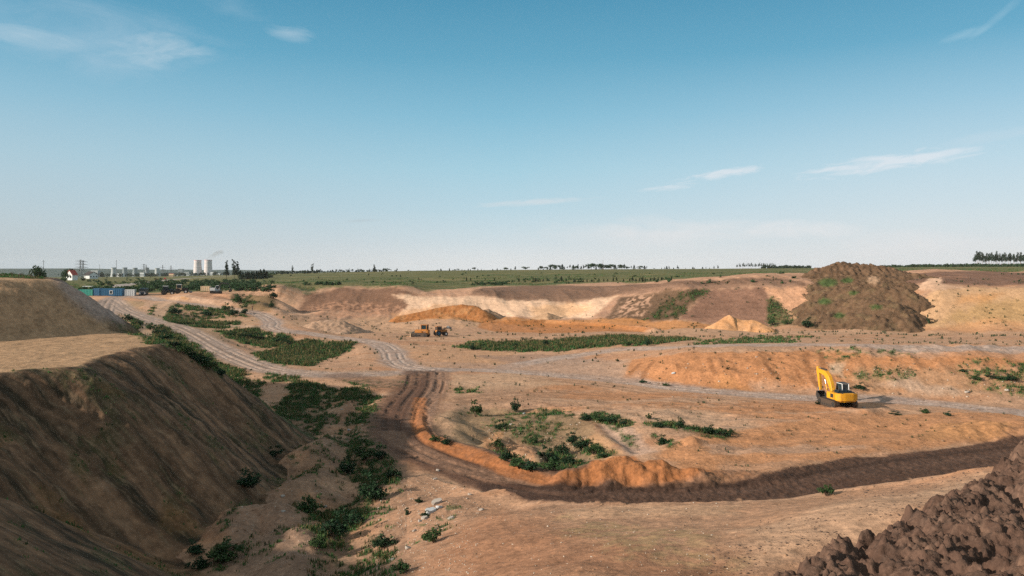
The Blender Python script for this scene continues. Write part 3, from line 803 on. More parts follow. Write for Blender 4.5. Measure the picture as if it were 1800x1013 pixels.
# green strips further off
for pts, g, thr in [
    ([(800, 610), (850, 604), (960, 601), (1080, 592), (1225, 597), (1140, 607), (980, 617), (880, 618)], 0.8, -0.3), ([(1220, 601), (1300, 594), (1400, 597), (1390, 603), (1240, 606)], 0.4, 0.0),
    ([(1330, 590), (1420, 592), (1400, 597), (1330, 596)], 0.4, 0.0), ([(1490, 612), (1640, 612), (1640, 619), (1500, 620)], 0.35, 0.0), ([(1440, 620), (1500, 622), (1490, 630), (1440, 628)], 0.35, 0.0),
    ([(380, 584), (430, 579), (518, 597), (505, 612), (450, 610), (410, 598)], 0.85, -0.4), ([(446, 622), (500, 608), (545, 599), (625, 604), (605, 622), (570, 632), (540, 644), (470, 641)], 0.95, -0.5),
    ([(185, 545), (235, 556), (290, 577), (330, 597), (390, 640), (430, 657), (380, 655), (330, 630), (285, 605), (250, 575)], 0.8, -0.35), ([(230, 555), (330, 560), (425, 567), (420, 575), (300, 569)], 0.8, -0.3),
    ([(265, 538), (330, 538), (400, 546), (432, 558), (330, 560), (262, 552)], 0.55, -0.12), ([(390, 655), (470, 656), (525, 663), (520, 670), (420, 668)], 0.8, -0.3),
    ([(405, 672), (520, 668), (655, 690), (625, 705), (560, 700), (430, 694)], 0.8, -0.4), ([(420, 692), (520, 694), (600, 704), (590, 738), (530, 770), (480, 740)], 0.6, -0.15), ([(600, 668), (720, 671), (724, 685), (660, 683)], 0.6, -0.1),
    ([(640, 690), (668, 698), (664, 760), (635, 790), (605, 740)], 0.75, -0.2), ([(605, 785), (640, 750), (680, 780), (700, 830), (690, 860), (640, 900), (615, 850)], 0.85, -0.2), ([(520, 880), (560, 900), (640, 880), (640, 920), (600, 965), (560, 965), (530, 920)], 0.85, -0.3),
    ([(400, 785), (500, 775), (495, 800), (430, 805)], 0.7, -0.15), ([(405, 830), (480, 835), (480, 862), (420, 865)], 0.8, -0.2), ([(320, 960), (430, 965), (440, 1010), (330, 1000)], 0.6, -0.05), ([(520, 745), (600, 738), (560, 765), (520, 770)], 0.6, -0.1),
    ([(570, 960), (680, 950), (700, 1040), (560, 1040)], 0.55, -0.05), ([(515, 748), (600, 740), (640, 790), (612, 850), (560, 870), (500, 810)], 0.55, 0.02), ([(440, 920), (520, 930), (560, 1000), (450, 1010)], 0.4, 0.06), ([(640, 860), (700, 850), (680, 930), (630, 960)], 0.5, 0.0), ([(400, 870), (425, 860), (400, 925), (380, 960)], 0.5, -0.05), ([(740, 900), (800, 895), (780, 940), (745, 955)], 0.3, 0.1),
    ([(800, 684), (840, 683), (838, 690), (805, 691)], 0.6, -0.2), ([(820, 600), (870, 600), (870, 612), (820, 612)], 0.5, -0.1)]:
    patch(pts, green * 1.15, 0.78, 0.7, 1.1, nC + 0.35 * nB, thr + 0.14, grass=g)
# left of the road: bare soil with humps, shade deepened in its colour
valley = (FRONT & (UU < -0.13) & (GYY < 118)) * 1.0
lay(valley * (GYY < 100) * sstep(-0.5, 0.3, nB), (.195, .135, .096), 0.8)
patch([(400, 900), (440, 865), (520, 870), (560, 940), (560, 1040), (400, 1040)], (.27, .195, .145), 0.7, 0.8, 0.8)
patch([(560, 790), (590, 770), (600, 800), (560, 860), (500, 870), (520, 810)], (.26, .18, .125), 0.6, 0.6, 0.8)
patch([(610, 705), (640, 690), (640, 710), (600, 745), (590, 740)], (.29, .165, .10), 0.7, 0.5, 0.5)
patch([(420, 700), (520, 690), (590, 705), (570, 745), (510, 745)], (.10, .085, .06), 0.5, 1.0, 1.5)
patch([(130, 524), (480, 548), (430, 560), (300, 548), (190, 535)], (.40, .30, .19), 0.4, 0.8, 1.0)
patch([(205, 530), (290, 533), (420, 546), (400, 552), (280, 541), (215, 540)], (.33, .25, .15), 0.7, 0.5, 0.8)
patch([(140, 526), (260, 526), (330, 524), (405, 518), (408, 530), (440, 536), (380, 533), (280, 527), (140, 521)], (.48, .33, .235), 0.8, 0.5, 0.6)
patch([(310, 520), (400, 514), (408, 528), (330, 527)], (.45, .27, .17), 0.85, 0.4, 0.6)
patch([(290, 524), (330, 521), (335, 527), (290, 527)], (.55, .32, .13), 0.7, 0.4, 0.5)

# ---- mounds on the left
MH = mounds(GXX, GYY)
ON = FRONT & (MH > GZ - 0.5) & (GYY > 12)
dN = polydist(GXX[ON], GYY[ON], NEAR_TOP, True)[0]
iN = inside(GXX[ON], GYY[ON], NEAR_TOP)
dN = np.where(iN, dN, -dN)
dFm = sdf(GXX[ON], GYY[ON], FAR_TOP)
xs, ys = GXX[ON], GYY[ON]
al, dn = xs * 0.30 + ys * 0.95, xs * 0.95 - ys * 0.30
stre = fbm(al * 0.85 + 0.6 * fbm(dn * .15, al * .15, 2), dn * 0.07, 4)
stre2 = fbm(al * 3.0, dn * 0.45, 3)
isfar = (dFm > -22) & (ys > 77 - 0.02 * xs) & (dFm > dN)
c = np.empty((len(xs), 3), np.float32)
slope_c = np.array([.215, .145, .095])
c[:] = slope_c


def mixc(c, k, col, a=1.0):
    k = (np.clip(k, 0, 1) * a)[:, None]
    return c * (1 - k) + np.asarray(col) * k


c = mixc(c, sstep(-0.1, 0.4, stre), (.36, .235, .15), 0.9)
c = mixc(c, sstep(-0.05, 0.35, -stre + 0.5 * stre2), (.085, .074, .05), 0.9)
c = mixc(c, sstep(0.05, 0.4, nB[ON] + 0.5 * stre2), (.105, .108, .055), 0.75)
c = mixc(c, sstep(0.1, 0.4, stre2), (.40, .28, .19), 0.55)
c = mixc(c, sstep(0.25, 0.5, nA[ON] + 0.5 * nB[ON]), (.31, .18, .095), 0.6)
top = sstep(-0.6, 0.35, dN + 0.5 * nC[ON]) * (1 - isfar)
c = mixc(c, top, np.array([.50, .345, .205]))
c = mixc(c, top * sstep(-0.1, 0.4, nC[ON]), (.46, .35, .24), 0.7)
c = mixc(c, top * sstep(0.05, 0.4, nS2[ON]), (.36, .28, .17), 0.4)
fc = np.empty_like(c)
fc[:] = (.215, .150, .112)
fs = fbm(xs * .12 + ys * .5, xs * .5 - ys * .1, 4)
fc = mixc(fc, sstep(-.05, .4, fs), (.33, .21, .155), 0.8)
fc = mixc(fc, sstep(0.0, .4, -fs + 0.4 * nC[ON]), (.095, .075, .052), 0.9)
fc = mixc(fc, sstep(0.1, .5, nB[ON]), (.13, .12, .065), 0.6)
fc = mixc(fc, sstep(0.2, .5, nA[ON] + 0.4 * nC[ON]), (.34, .20, .12), 0.6)
ft = sstep(-0.8, 2.0, dFm + 1.2 * nC[ON])
fc = mixc(fc, sstep(-3.5, -0.5, dFm + nC[ON]) * sstep(-62, -50, xs + 4 * nB[ON]), (.36, .25, .18), 0.8)
fc = mixc(fc, ft, (.21, .175, .075), 0.95)
fc = mixc(fc, ft * sstep(0, .4, nC[ON]), (.10, .115, .05), 0.8)
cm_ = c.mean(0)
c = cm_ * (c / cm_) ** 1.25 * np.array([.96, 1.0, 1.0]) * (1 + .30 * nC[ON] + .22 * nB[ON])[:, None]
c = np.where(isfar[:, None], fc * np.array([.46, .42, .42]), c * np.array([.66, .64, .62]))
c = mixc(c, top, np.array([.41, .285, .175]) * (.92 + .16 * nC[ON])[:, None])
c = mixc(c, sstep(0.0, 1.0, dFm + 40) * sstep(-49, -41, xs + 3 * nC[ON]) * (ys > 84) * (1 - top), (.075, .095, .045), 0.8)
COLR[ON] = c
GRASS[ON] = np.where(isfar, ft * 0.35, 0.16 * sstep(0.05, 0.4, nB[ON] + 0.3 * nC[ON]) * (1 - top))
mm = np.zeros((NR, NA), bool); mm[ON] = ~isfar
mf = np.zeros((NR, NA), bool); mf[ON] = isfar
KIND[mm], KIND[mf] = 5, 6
patch([(200, 560), (285, 600), (300, 612), (268, 606), (215, 575)], green * 0.9, 0.8, 0.6, 0.9, nC, -0.25, grass=0.7)
patch([(275, 604), (300, 600), (400, 660), (385, 668)], green * 0.9, 0.85, 0.6, 0.7, nC, -0.3, grass=0.8)

# ---- meadow and plain beyond the crest
mead = np.empty((NR, NA, 3), np.float32)
mead[:] = olive
nM = fbm(GXX * 0.010 + 4, GYY * 0.020, 5)
nM2 = fbm(GXX * 0.05, GYY * 0.05 + 3, 4)
for k, col, a in [(sstep(-0.1, .45, nM), straw, .75), (sstep(.05, .5, nM2), (.085, .108, .038), .7), (sstep(.12, .5, -nM2), (.20, .150, .068), .6), (sstep(.2, .5, nC), (.07, .085, .035), .5), (sstep(.25, .5, fbm(GXX * .02 + 9, GYY * .04, 4)), (.055, .085, .035), .7)]:
    kk = (np.clip(k, 0, 1) * a)[..., None]
    mead = mead * (1 - kk) + np.asarray(col, np.float32) * kk
fd = sstep(900, 1700, GYY)[..., None]
mead = mead * (1 - fd * .5) + np.array([.09, .115, .060]) * fd * .5
k = (MEAD * (KIND < 5))[..., None]
COLR[:] = COLR * (1 - k) + mead * k
GRASS[:] = np.maximum(GRASS, MEAD * (KIND < 5) * np.where(GYY < 520, 0.22 * sstep(0.0, 0.35, nM2), 0.0))
KIND[(MEAD > 0.5) & (KIND < 5)] = 3
patch([(280, 512), (340, 500), (420, 492), (470, 496), (440, 508), (400, 513)], (.045, .080, .035), .7, 1.0, 1.5, nC, -.15)
patch([(150, 512), (260, 514), (380, 508), (300, 500), (220, 508)], (.055, .085, .036), .7, .7, 1.0, nC, -.1)
KIND[FRONT & (GYY > 3000)] = 4
lay(FRONT & (GYY > 3000), (.035, .060, .050), 1.0)
lay(FRONT & (GYY > 1500) & (GYY < 3000) & (UU < -.2), (.07, .10, .055), 0.4)

# ---- roads
rc = (.43, .375, .335)
track([(150, 523), (200, 524), (300, 530.5), (380, 540), (440, 549), (468, 558), (480, 568), (478, 575), (500, 582), (560, 589), (630, 598), (668, 605), (688, 618), (694, 632), (710, 643), (750, 650)], grey_r, 6.0, 0.9, kind=1, ruts=[(.16, .38, .8), (.34, .3, .5)], rutcol=rc)
track([(150, 521.5), (300, 529.5), (380, 539), (425, 546)], (.56, .40, .29), 4.0, 0.8, wn=.15)
track([(165, 526), (190, 533), (220, 546), (270, 565), (310, 574), (345, 590), (385, 613), (430, 634), (470, 648), (530, 656), (600, 659), (690, 656), (760, 651)], (.31, .265, .24), 6.5, 0.95, kind=1, ruts=[(.14, .4, .8), (.34, .35, .6)], rutcol=(.43, .35, .29), edge=(.25, .2, .15))
track([(310, 574), (345, 590), (385, 613), (430, 634), (470, 648)], (.145, .115, .09), 0.5, 0.7, wn=.1)
track([(750, 650), (850, 651), (930, 655), (1000, 661), (1100, 670), (1200, 683), (1300, 692), (1420, 700), (1530, 702), (1650, 710), (1760, 722), (1860, 735)], grey_r, 5.0, 0.9, kind=1, ruts=[(.15, .4, .7), (.36, .35, .5)], rutcol=rc)
track([(900, 644), (960, 632), (1040, 622), (1120, 612), (1250, 607), (1400, 606), (1600, 612), (1860, 617)], (.36, .305, .275), 5.5, 0.9, kind=1, ruts=[(.2, .5, .6)], rutcol=rc)
track([(790, 640), (900, 645), (1000, 655), (1100, 668)], (.35, .25, .19), 6, 0.6, wn=.5)
track([(290, 572), (350, 572), (420, 574), (470, 578)], (.40, .31, .24), 3.0, 0.7)
# brown haul road round the hollow
hb = (.125, .073, .050)
patch([(738, 662), (772, 655), (768, 690), (748, 720), (742, 750), (762, 775), (810, 797), (870, 818), (930, 842), (1000, 852), (1000, 882), (900, 873), (850, 863), (800, 845), (745, 824), (700, 796), (676, 760), (672, 728), (692, 704), (720, 690)], (.135, .080, .055), 0.92, 0.5, 0.6, kind=2)
track([(600, 660), (660, 672), (720, 690), (700, 715), (692, 745), (705, 775), (750, 800), (800, 820), (870, 838), (960, 851), (1100, 857), (1300, 850)], hb, 6.0, 0.6, kind=2, wn=.3)
track([(745, 655), (742, 680), (720, 712), (712, 745), (725, 775), (770, 798), (820, 815), (900, 838), (1000, 853)], hb, 7.0, 0.95, kind=2, ruts=[(.12, .4, .7), (.33, .4, .8)], rutcol=(.085, .055, .04), wn=.2)
track([(775, 655), (770, 685), (745, 715), (738, 745)], (.30, .20, .145), 3.0, 0.7, ruts=[(.2, .3, .7)], rutcol=(.14, .09, .065))
track([(690, 760), (720, 785), (790, 815), (860, 836), (960, 850)], (.30, .195, .135), 2.5, 0.6, wn=.4)
track([(738, 700), (735, 740), (752, 768), (800, 790), (860, 808), (915, 833), (1000, 846)], (.35, .150, .060), 1.7, 0.85, wn=.4)
patch([(935, 846), (990, 828), (1040, 815), (1075, 803), (1115, 801), (1160, 810), (1235, 824), (1255, 838), (1180, 848), (1050, 852)], (.36, .160, .066), 0.9, 0.4, 0.5)
patch([(840, 850), (960, 853), (1080, 853), (1240, 852), (1290, 851), (1400, 821), (1480, 806), (1600, 797), (1720, 781), (1860, 762), (1900, 800), (1720, 826), (1600, 843), (1450, 867), (1300, 880), (1100, 887), (1000, 885), (900, 873)], (.072, .045, .034), 0.95, 0.35, 0.35, kind=2)  # dark mud strip, with the near hill's shadow painted into its colour
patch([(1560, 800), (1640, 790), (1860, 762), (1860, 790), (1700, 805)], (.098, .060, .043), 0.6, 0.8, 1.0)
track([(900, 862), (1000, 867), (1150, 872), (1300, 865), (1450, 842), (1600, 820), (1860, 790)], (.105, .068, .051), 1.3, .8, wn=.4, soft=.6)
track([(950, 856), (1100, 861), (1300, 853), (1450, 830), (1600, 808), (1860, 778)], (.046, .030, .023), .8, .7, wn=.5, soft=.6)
CLOD = np.zeros((NR, NA), np.float32)
m2 = FRONT & (KIND == 2) & (UU > 0.0) & (GYY < 85)
lo = ridged(GXX * 0.9, GYY * 0.9, 3) * 0.17 + 0.18 * fbm(GXX * 2.1, GYY * 2.1, 3)
GZ[m2] += (lo * .6 * sstep(0.0, .14, UU))[m2]
for pts_, w_ in [([(800, 702), (950, 690), (1100, 700), (1300, 714), (1440, 722)], .7), ([(790, 712), (900, 705), (1020, 716), (1120, 728)], .5), ([(800, 708), (940, 698), (1090, 708), (1290, 722)], .5), ([(930, 668), (1040, 676), (1160, 694), (1300, 704), (1430, 710)], .6),
                 ([(700, 600), (800, 606), (900, 612)], .8), ([(640, 575), (720, 583), (800, 580)], .8), ([(860, 585), (1000, 592), (1150, 588), (1400, 594), (1700, 597)], .9), ([(1200, 760), (1330, 772), (1460, 768)], .35), ([(1240, 842), (1330, 838), (1420, 812)], .3), ([(1290, 790), (1430, 778), (1580, 770)], .4),
                 ([(770, 668), (775, 690), (770, 715)], .35), ([(880, 660), (960, 668), (1080, 682)], .5), ([(1000, 615), (1100, 612), (1240, 600)], .7), ([(560, 640), (640, 632), (680, 640)], .5), ([(590, 650), (650, 640), (690, 645)], .4)]:
    track(pts_, (.24, .145, .09), w_, .6, wn=.5, soft=.6)
    track([(a_ + 7, b_ - 3) for a_, b_ in pts_], (.25, .155, .10), w_ * .8, .5, wn=.5, soft=.6)
for pts_, w_, d_ in TRENCH:
    track(pts_, (.25, .125, .06), w_ * 2.0, .85, wn=.35, soft=.5)
# asphalt road far left
track([(195, 508, 345), (205, 504, 360), (240, 498, 460), (300, 492, 640), (350, 489, 800), (410, 487, 950)], (.36, .34, .34), 9.0, 1.0, kind=7, soft=.15, wn=.05)
# fine mottling everywhere
mot = (1 + 0.16 * nD + 0.10 * nC + 0.06 * rough_p * np.exp(-GYY / 60.0))[..., None]
COLR *= np.clip(mot, 0.6, 1.45)
spk = sstep(.52, .72, fbm(WX * 9 + 3, WY * 9, 2)) * FRONT * (GYY < 300)
COLR *= (1 - 0.45 * spk)[..., None]


# ---- the sheet, cut along the edges of the roads, the meadow and the mounds
def ground_material(name, bump, grain):
    m = bpy.data.materials.new(name)
    m.use_nodes = True
    t = NT(m.node_tree)
    b = m.node_tree.nodes['Principled BSDF']
    at = t.n('ShaderNodeAttribute', attribute_name='soil')
    g = t.n('ShaderNodeNewGeometry')
    nz = t.n('ShaderNodeTexNoise', inp={'Scale': grain, 'Detail': 7.0, 'Roughness': 0.66})
    t.l(g.outputs['Position'], nz.inputs['Vector'])
    vo = t.n('ShaderNodeTexNoise', inp={'Scale': grain * 0.22, 'Detail': 5.0, 'Roughness': 0.6})
    t.l(g.outputs['Position'], vo.inputs['Vector'])
    f1 = t.ramp(nz.outputs['Fac'], [(0.30, (.62, .62, .62)), (0.5, (1, 1, 1)), (0.72, (1.32, 1.30, 1.26))])
    f2 = t.ramp(vo.outputs['Fac'], [(0.30, (.80, .79, .78)), (0.7, (1.16, 1.15, 1.14))])
    c1 = t.mix(1.0, at.outputs['Color'], f1, 'MULTIPLY')
    c2 = t.mix(1.0, c1, f2, 'MULTIPLY')
    t.l(c2, b.inputs['Base Color'])
    b.inputs['Roughness'].default_value = 0.95
    b.inputs['Specular IOR Level'].default_value = 0.12
    bp = t.n('ShaderNodeBump', inp={'Strength': 0.55, 'Distance': bump})
    t.l(t.math('ADD', nz.outputs['Fac'], t.math('MULTIPLY', vo.outputs['Fac'], 1.6)), bp.inputs['Height'])
    t.l(bp.outputs[0], b.inputs['Normal'])
    return m


mat_soil = ground_material('bare_soil', 0.14, 3.2)
mat_mud = ground_material('clodded_mud', 0.09, 11.0)
mat_slope = ground_material('weathered_slope', 0.22, 1.9)
mat_grassland = ground_material('grassland_soil', 0.5, 0.9)


def mesh_from(name, V, Q, mat, attr=None, smooth=True):
    me = bpy.data.meshes.new(name)
    me.vertices.add(len(V))
    me.vertices.foreach_set('co', np.ascontiguousarray(V, np.float32).ravel())
    k = Q.shape[1]
    me.loops.add(Q.size)
    me.loops.foreach_set('vertex_index', np.ascontiguousarray(Q, np.int32).ravel())
    me.polygons.add(len(Q))
    me.polygons.foreach_set('loop_start', np.arange(0, Q.size, k, dtype=np.int32))
    if smooth:
        me.polygons.foreach_set('use_smooth', np.ones(len(Q), bool))
    me.update()
    if attr is not None:
        a = me.color_attributes.new('soil', 'FLOAT_COLOR', 'POINT')
        a.data.foreach_set('color', np.concatenate([attr, np.ones((len(attr), 1))], 1).astype(np.float32).ravel())
    me.materials.append(mat)
    return me


def struct(name, me):
    o = bpy.data.objects.new(name, me)
    COL.objects.link(o)
    o['kind'] = 'structure'
    return o


_i = np.arange(NR - 1)[:, None] * NA
_j = np.arange(NA)[None]
_j2 = (_j + 1) % NA
QUADS = np.stack([_i + NA + _j, _i + NA + _j2, _i + _j2, _i + _j], -1).reshape(-1, 4)
VERTS = np.stack([GXX, GYY, GZ], -1).reshape(-1, 3)
COLR[(KIND != 3) & (KIND != 4)] *= np.array([1.0, .90, .86], np.float32)
COLF = np.clip(COLR.reshape(-1, 3), 0.005, 0.85)
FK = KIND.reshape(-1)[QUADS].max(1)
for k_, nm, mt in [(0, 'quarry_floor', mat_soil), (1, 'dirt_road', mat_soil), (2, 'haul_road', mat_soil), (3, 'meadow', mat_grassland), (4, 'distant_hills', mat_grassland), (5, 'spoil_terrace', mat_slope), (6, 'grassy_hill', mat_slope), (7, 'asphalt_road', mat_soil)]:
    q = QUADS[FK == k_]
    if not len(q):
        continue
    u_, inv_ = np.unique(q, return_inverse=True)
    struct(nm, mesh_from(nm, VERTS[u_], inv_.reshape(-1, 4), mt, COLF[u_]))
print('GRID', NR, NA)

# ------------------------------------------------------------------ tools for the things
def principled(name, col, rough=0.6, metal=0.0, var=0.12, scale=2.0, dirt=None, dirt_amt=0.35, spec=0.4):
    m = bpy.data.materials.new(name)
    m.use_nodes = True
    t = NT(m.node_tree)
    b = m.node_tree.nodes['Principled BSDF']
    tcn = t.n('ShaderNodeTexCoord')
    nz = t.n('ShaderNodeTexNoise', inp={'Scale': scale, 'Detail': 5.0, 'Roughness': 0.6})
    t.l(tcn.outputs['Object'], nz.inputs['Vector'])
    lo, hi = tuple(np.clip(np.array(col) * (1 - var), 0, 1)), tuple(np.clip(np.array(col) * (1 + var), 0, 1))
    c = t.ramp(nz.outputs['Fac'], [(0.3, lo), (0.7, hi)])
    if dirt is not None:
        nz2 = t.n('ShaderNodeTexNoise', inp={'Scale': scale * 2.3, 'Detail': 6.0, 'Roughness': 0.7})
        t.l(tcn.outputs['Object'], nz2.inputs['Vector'])
        k = t.ramp(nz2.outputs['Fac'], [(0.48, (0, 0, 0)), (0.72, (1, 1, 1))])
        c = t.mix(t.math('MULTIPLY', k, dirt_amt), c, dirt)
    t.l(c, b.inputs['Base Color'])
    b.inputs['Roughness'].default_value = rough
    b.inputs['Metallic'].default_value = metal
    b.inputs['Specular IOR Level'].default_value = spec
    return m


def leafy(name, col, var=0.35, scale=1.2):
    m = bpy.data.materials.new(name)
    m.use_nodes = True
    t = NT(m.node_tree)
    b = m.node_tree.nodes['Principled BSDF']
    oi = t.n('ShaderNodeObjectInfo')
    g = t.n('ShaderNodeNewGeometry')
    nz = t.n('ShaderNodeTexNoise', inp={'Scale': scale, 'Detail': 3.0})
    t.l(g.outputs['Position'], nz.inputs['Vector'])
    mixv = t.math('ADD', t.math('MULTIPLY', nz.outputs['Fac'], 0.8), t.math('MULTIPLY', g.outputs['Random Per Island'], 0.45))
    col = np.array(col)
    c = t.ramp(mixv, [(0.25, tuple(col * (1 - var))), (0.6, tuple(col)), (0.95, tuple(col * np.array([1.5, 1.35, 1.1]) * (1 + var * .4)))])
    hs = t.n('ShaderNodeHueSaturation')
    t.l(t.math('ADD', 0.485, t.math('MULTIPLY', oi.outputs['Random'], 0.03)), hs.inputs['Hue'])
    t.l(t.math('ADD', 0.85, t.math('MULTIPLY', oi.outputs['Random'], 0.3)), hs.inputs['Value'])
    t.l(c, hs.inputs['Color'])
    t.l(hs.outputs[0], b.inputs['Base Color'])
    b.inputs['Roughness'].default_value = 0.8
    b.inputs['Specular IOR Level'].default_value = 0.15
    tr = t.n('ShaderNodeBsdfTranslucent')
    t.l(hs.outputs[0], tr.inputs['Color'])
    mx = t.n('ShaderNodeMixShader', inp={0: 0.22})
    t.l(b.outputs[0], mx.inputs[1])
    t.l(tr.outputs[0], mx.inputs[2])
    t.l(mx.outputs[0], m.node_tree.nodes['Material Output'].inputs['Surface'])
    return m


class MB:
    """collects shapes into one mesh"""
    def __init__(self):
        self.bm = bmesh.new()

    def box(self, c, s, rot=(0, 0, 0), bevel=0.0, taper=None):
        r = bmesh.ops.create_cube(self.bm, size=1.0)
        vs = r['verts']
        if taper:
            for v in vs:
                if v.co.z > 0:
                    v.co.x *= taper[0]
                    v.co.y *= taper[1]
        M = Matrix.Translation(c) @ Matrix.Rotation(rot[2], 4, 'Z') @ Matrix.Rotation(rot[1], 4, 'Y') @ Matrix.Rotation(rot[0], 4, 'X') @ Matrix.Diagonal((*s, 1))
        bmesh.ops.transform(self.bm, matrix=M, verts=vs)
        if bevel:
            es = list({e for v in vs for e in v.link_edges})
            bmesh.ops.bevel(self.bm, geom=es, offset=bevel, segments=2, affect='EDGES', clamp_overlap=True)
        return self

    def cyl(self, p0, p1, r0, r1=None, seg=16):
        r1 = r0 if r1 is None else r1
        p0, p1 = Vector(p0), Vector(p1)
        L = (p1 - p0).length
        q = (p1 - p0).to_track_quat('Z', 'Y').to_matrix().to_4x4()
        M = Matrix.Translation((p0 + p1) / 2) @ q
        bmesh.ops.create_cone(self.bm, cap_ends=True, segments=seg, radius1=r0, radius2=r1, depth=L, matrix=M)
        return self

    def prism(self, prof, a, b, axis='x'):
        """profile in the plane across the axis, pushed out from a to b"""
        def P(u, v, w_):
            return {'x': (w_, u, v), 'y': (u, w_, v), 'z': (u, v, w_)}[axis]
        A = [self.bm.verts.new(P(u, v, a)) for u, v in prof]
        B = [self.bm.verts.new(P(u, v, b)) for u, v in prof]
        n = len(prof)
        fs = [self.bm.faces.new(A), self.bm.faces.new(B[::-1])]
        for i in range(n):
            fs.append(self.bm.faces.new((A[i], B[i], B[(i + 1) % n], A[(i + 1) % n])))
        bmesh.ops.recalc_face_normals(self.bm, faces=fs)
        return self

    def lathe(self, prof, seg=32, base=(0, 0, 0)):
        rings = []
        for r, z in prof:
            rings.append([self.bm.verts.new((base[0] + r * math.cos(2 * math.pi * k / seg), base[1] + r * math.sin(2 * math.pi * k / seg), base[2] + z)) for k in range(seg)])
        fs = []
        for A, B in zip(rings, rings[1:]):
            for k in range(seg):
                fs.append(self.bm.faces.new((A[k], A[(k + 1) % seg], B[(k + 1) % seg], B[k])))
        bmesh.ops.recalc_face_normals(self.bm, faces=fs)
        return self

    def mesh(self, name, mat, smooth=False):
        me = bpy.data.meshes.new(name)
        self.bm.to_mesh(me)
        self.bm.free()
        me.materials.append(mat)
        if smooth:
            for p in me.polygons:
                p.use_smooth = True
        return me


def link(name, me, parent=None, loc=(0, 0, 0), rot=(0, 0, 0), label=None, scale=None):
    o = bpy.data.objects.new(name, me)
    COL.objects.link(o)
    o.location, o.rotation_euler = loc, rot
    if scale is not None:
        o.scale = scale
    if parent is not None:
        o.parent = parent
    if label:
        o['label'] = label
    return o


SPLIT = {'lifting_eye', 'side_cabinet', 'exhaust', 'cylinder_rod', 'boom_cylinder', 'bucket_tooth', 'roller', 'push_arm', 'bucket_cylinder', 'lift_arm', 'door', 'slat'}


def part(name, mb, mat, parent, smooth=False, label=None):
    if name in SPLIT:      # every loose piece becomes a part of its own
        first = None
        left = set(mb.bm.verts)
        isl = []
        while left:
            st, seen = [left.pop()], []
            while st:
                v_ = st.pop()
                seen.append(v_)
                for e_ in v_.link_edges:
                    q_ = e_.other_vert(v_)
                    if q_ in left:
                        left.discard(q_)
                        st.append(q_)
            isl.append(seen)
        for g_ in isl:
            b2 = MB()
            mp = {v_: b2.bm.verts.new(v_.co) for v_ in g_}
            for f_ in {f for v_ in g_ for f in v_.link_faces}:
                b2.bm.faces.new([mp[v_] for v_ in f_.verts])
            o_ = link(name, b2.mesh(name, mat, smooth), parent, label=label)
            first = first or o_
        mb.bm.free()
        return first
    return link(name, mb.mesh(name, mat, smooth), parent, label=label)


def tag(o, label, cat, group=None):
    o['label'], o['category'] = label, cat
    if group:
        o['group'] = group
    return o


def thing(name, label, cat, loc=(0, 0, 0), rz=0.0, group=None, scale=None):
    return tag(link(name, None, None, loc, (0, 0, rz), scale=scale), label, cat, group)


def stuff(name, me, loc=(0, 0, 0)):
    o = link(name, me, loc=loc)
    o['kind'] = 'stuff'
    return o


def dup(root, loc, rz, label, group=None, scale=None):
    r = root.copy()
    COL.objects.link(r)
    r.location, r.rotation_euler = loc, (0, 0, rz)
    if scale is not None:
        r.scale = scale
    r['label'] = label
    if group:
        r['group'] = group
    for ch in list(root.children):
        c_ = ch.copy()
        COL.objects.link(c_)
        c_.parent = r
        for g_ in list(ch.children):
            d_ = g_.copy()
            COL.objects.link(d_)
            d_.parent = c_
    return r


def at(px, py=None, Y=None, rmin=8.0):
    """a place on the ground: under a pixel of the photograph, or in its direction at a distance"""
    if Y is None:
        return Vector(hit(px, py, rmin))
    X = (px - CX) / F * Y
    return Vector((X, Y, float(grid_z(X, Y))))


def height_to(py_top, p):
    return (HY - py_top) / F * p.y - p.z


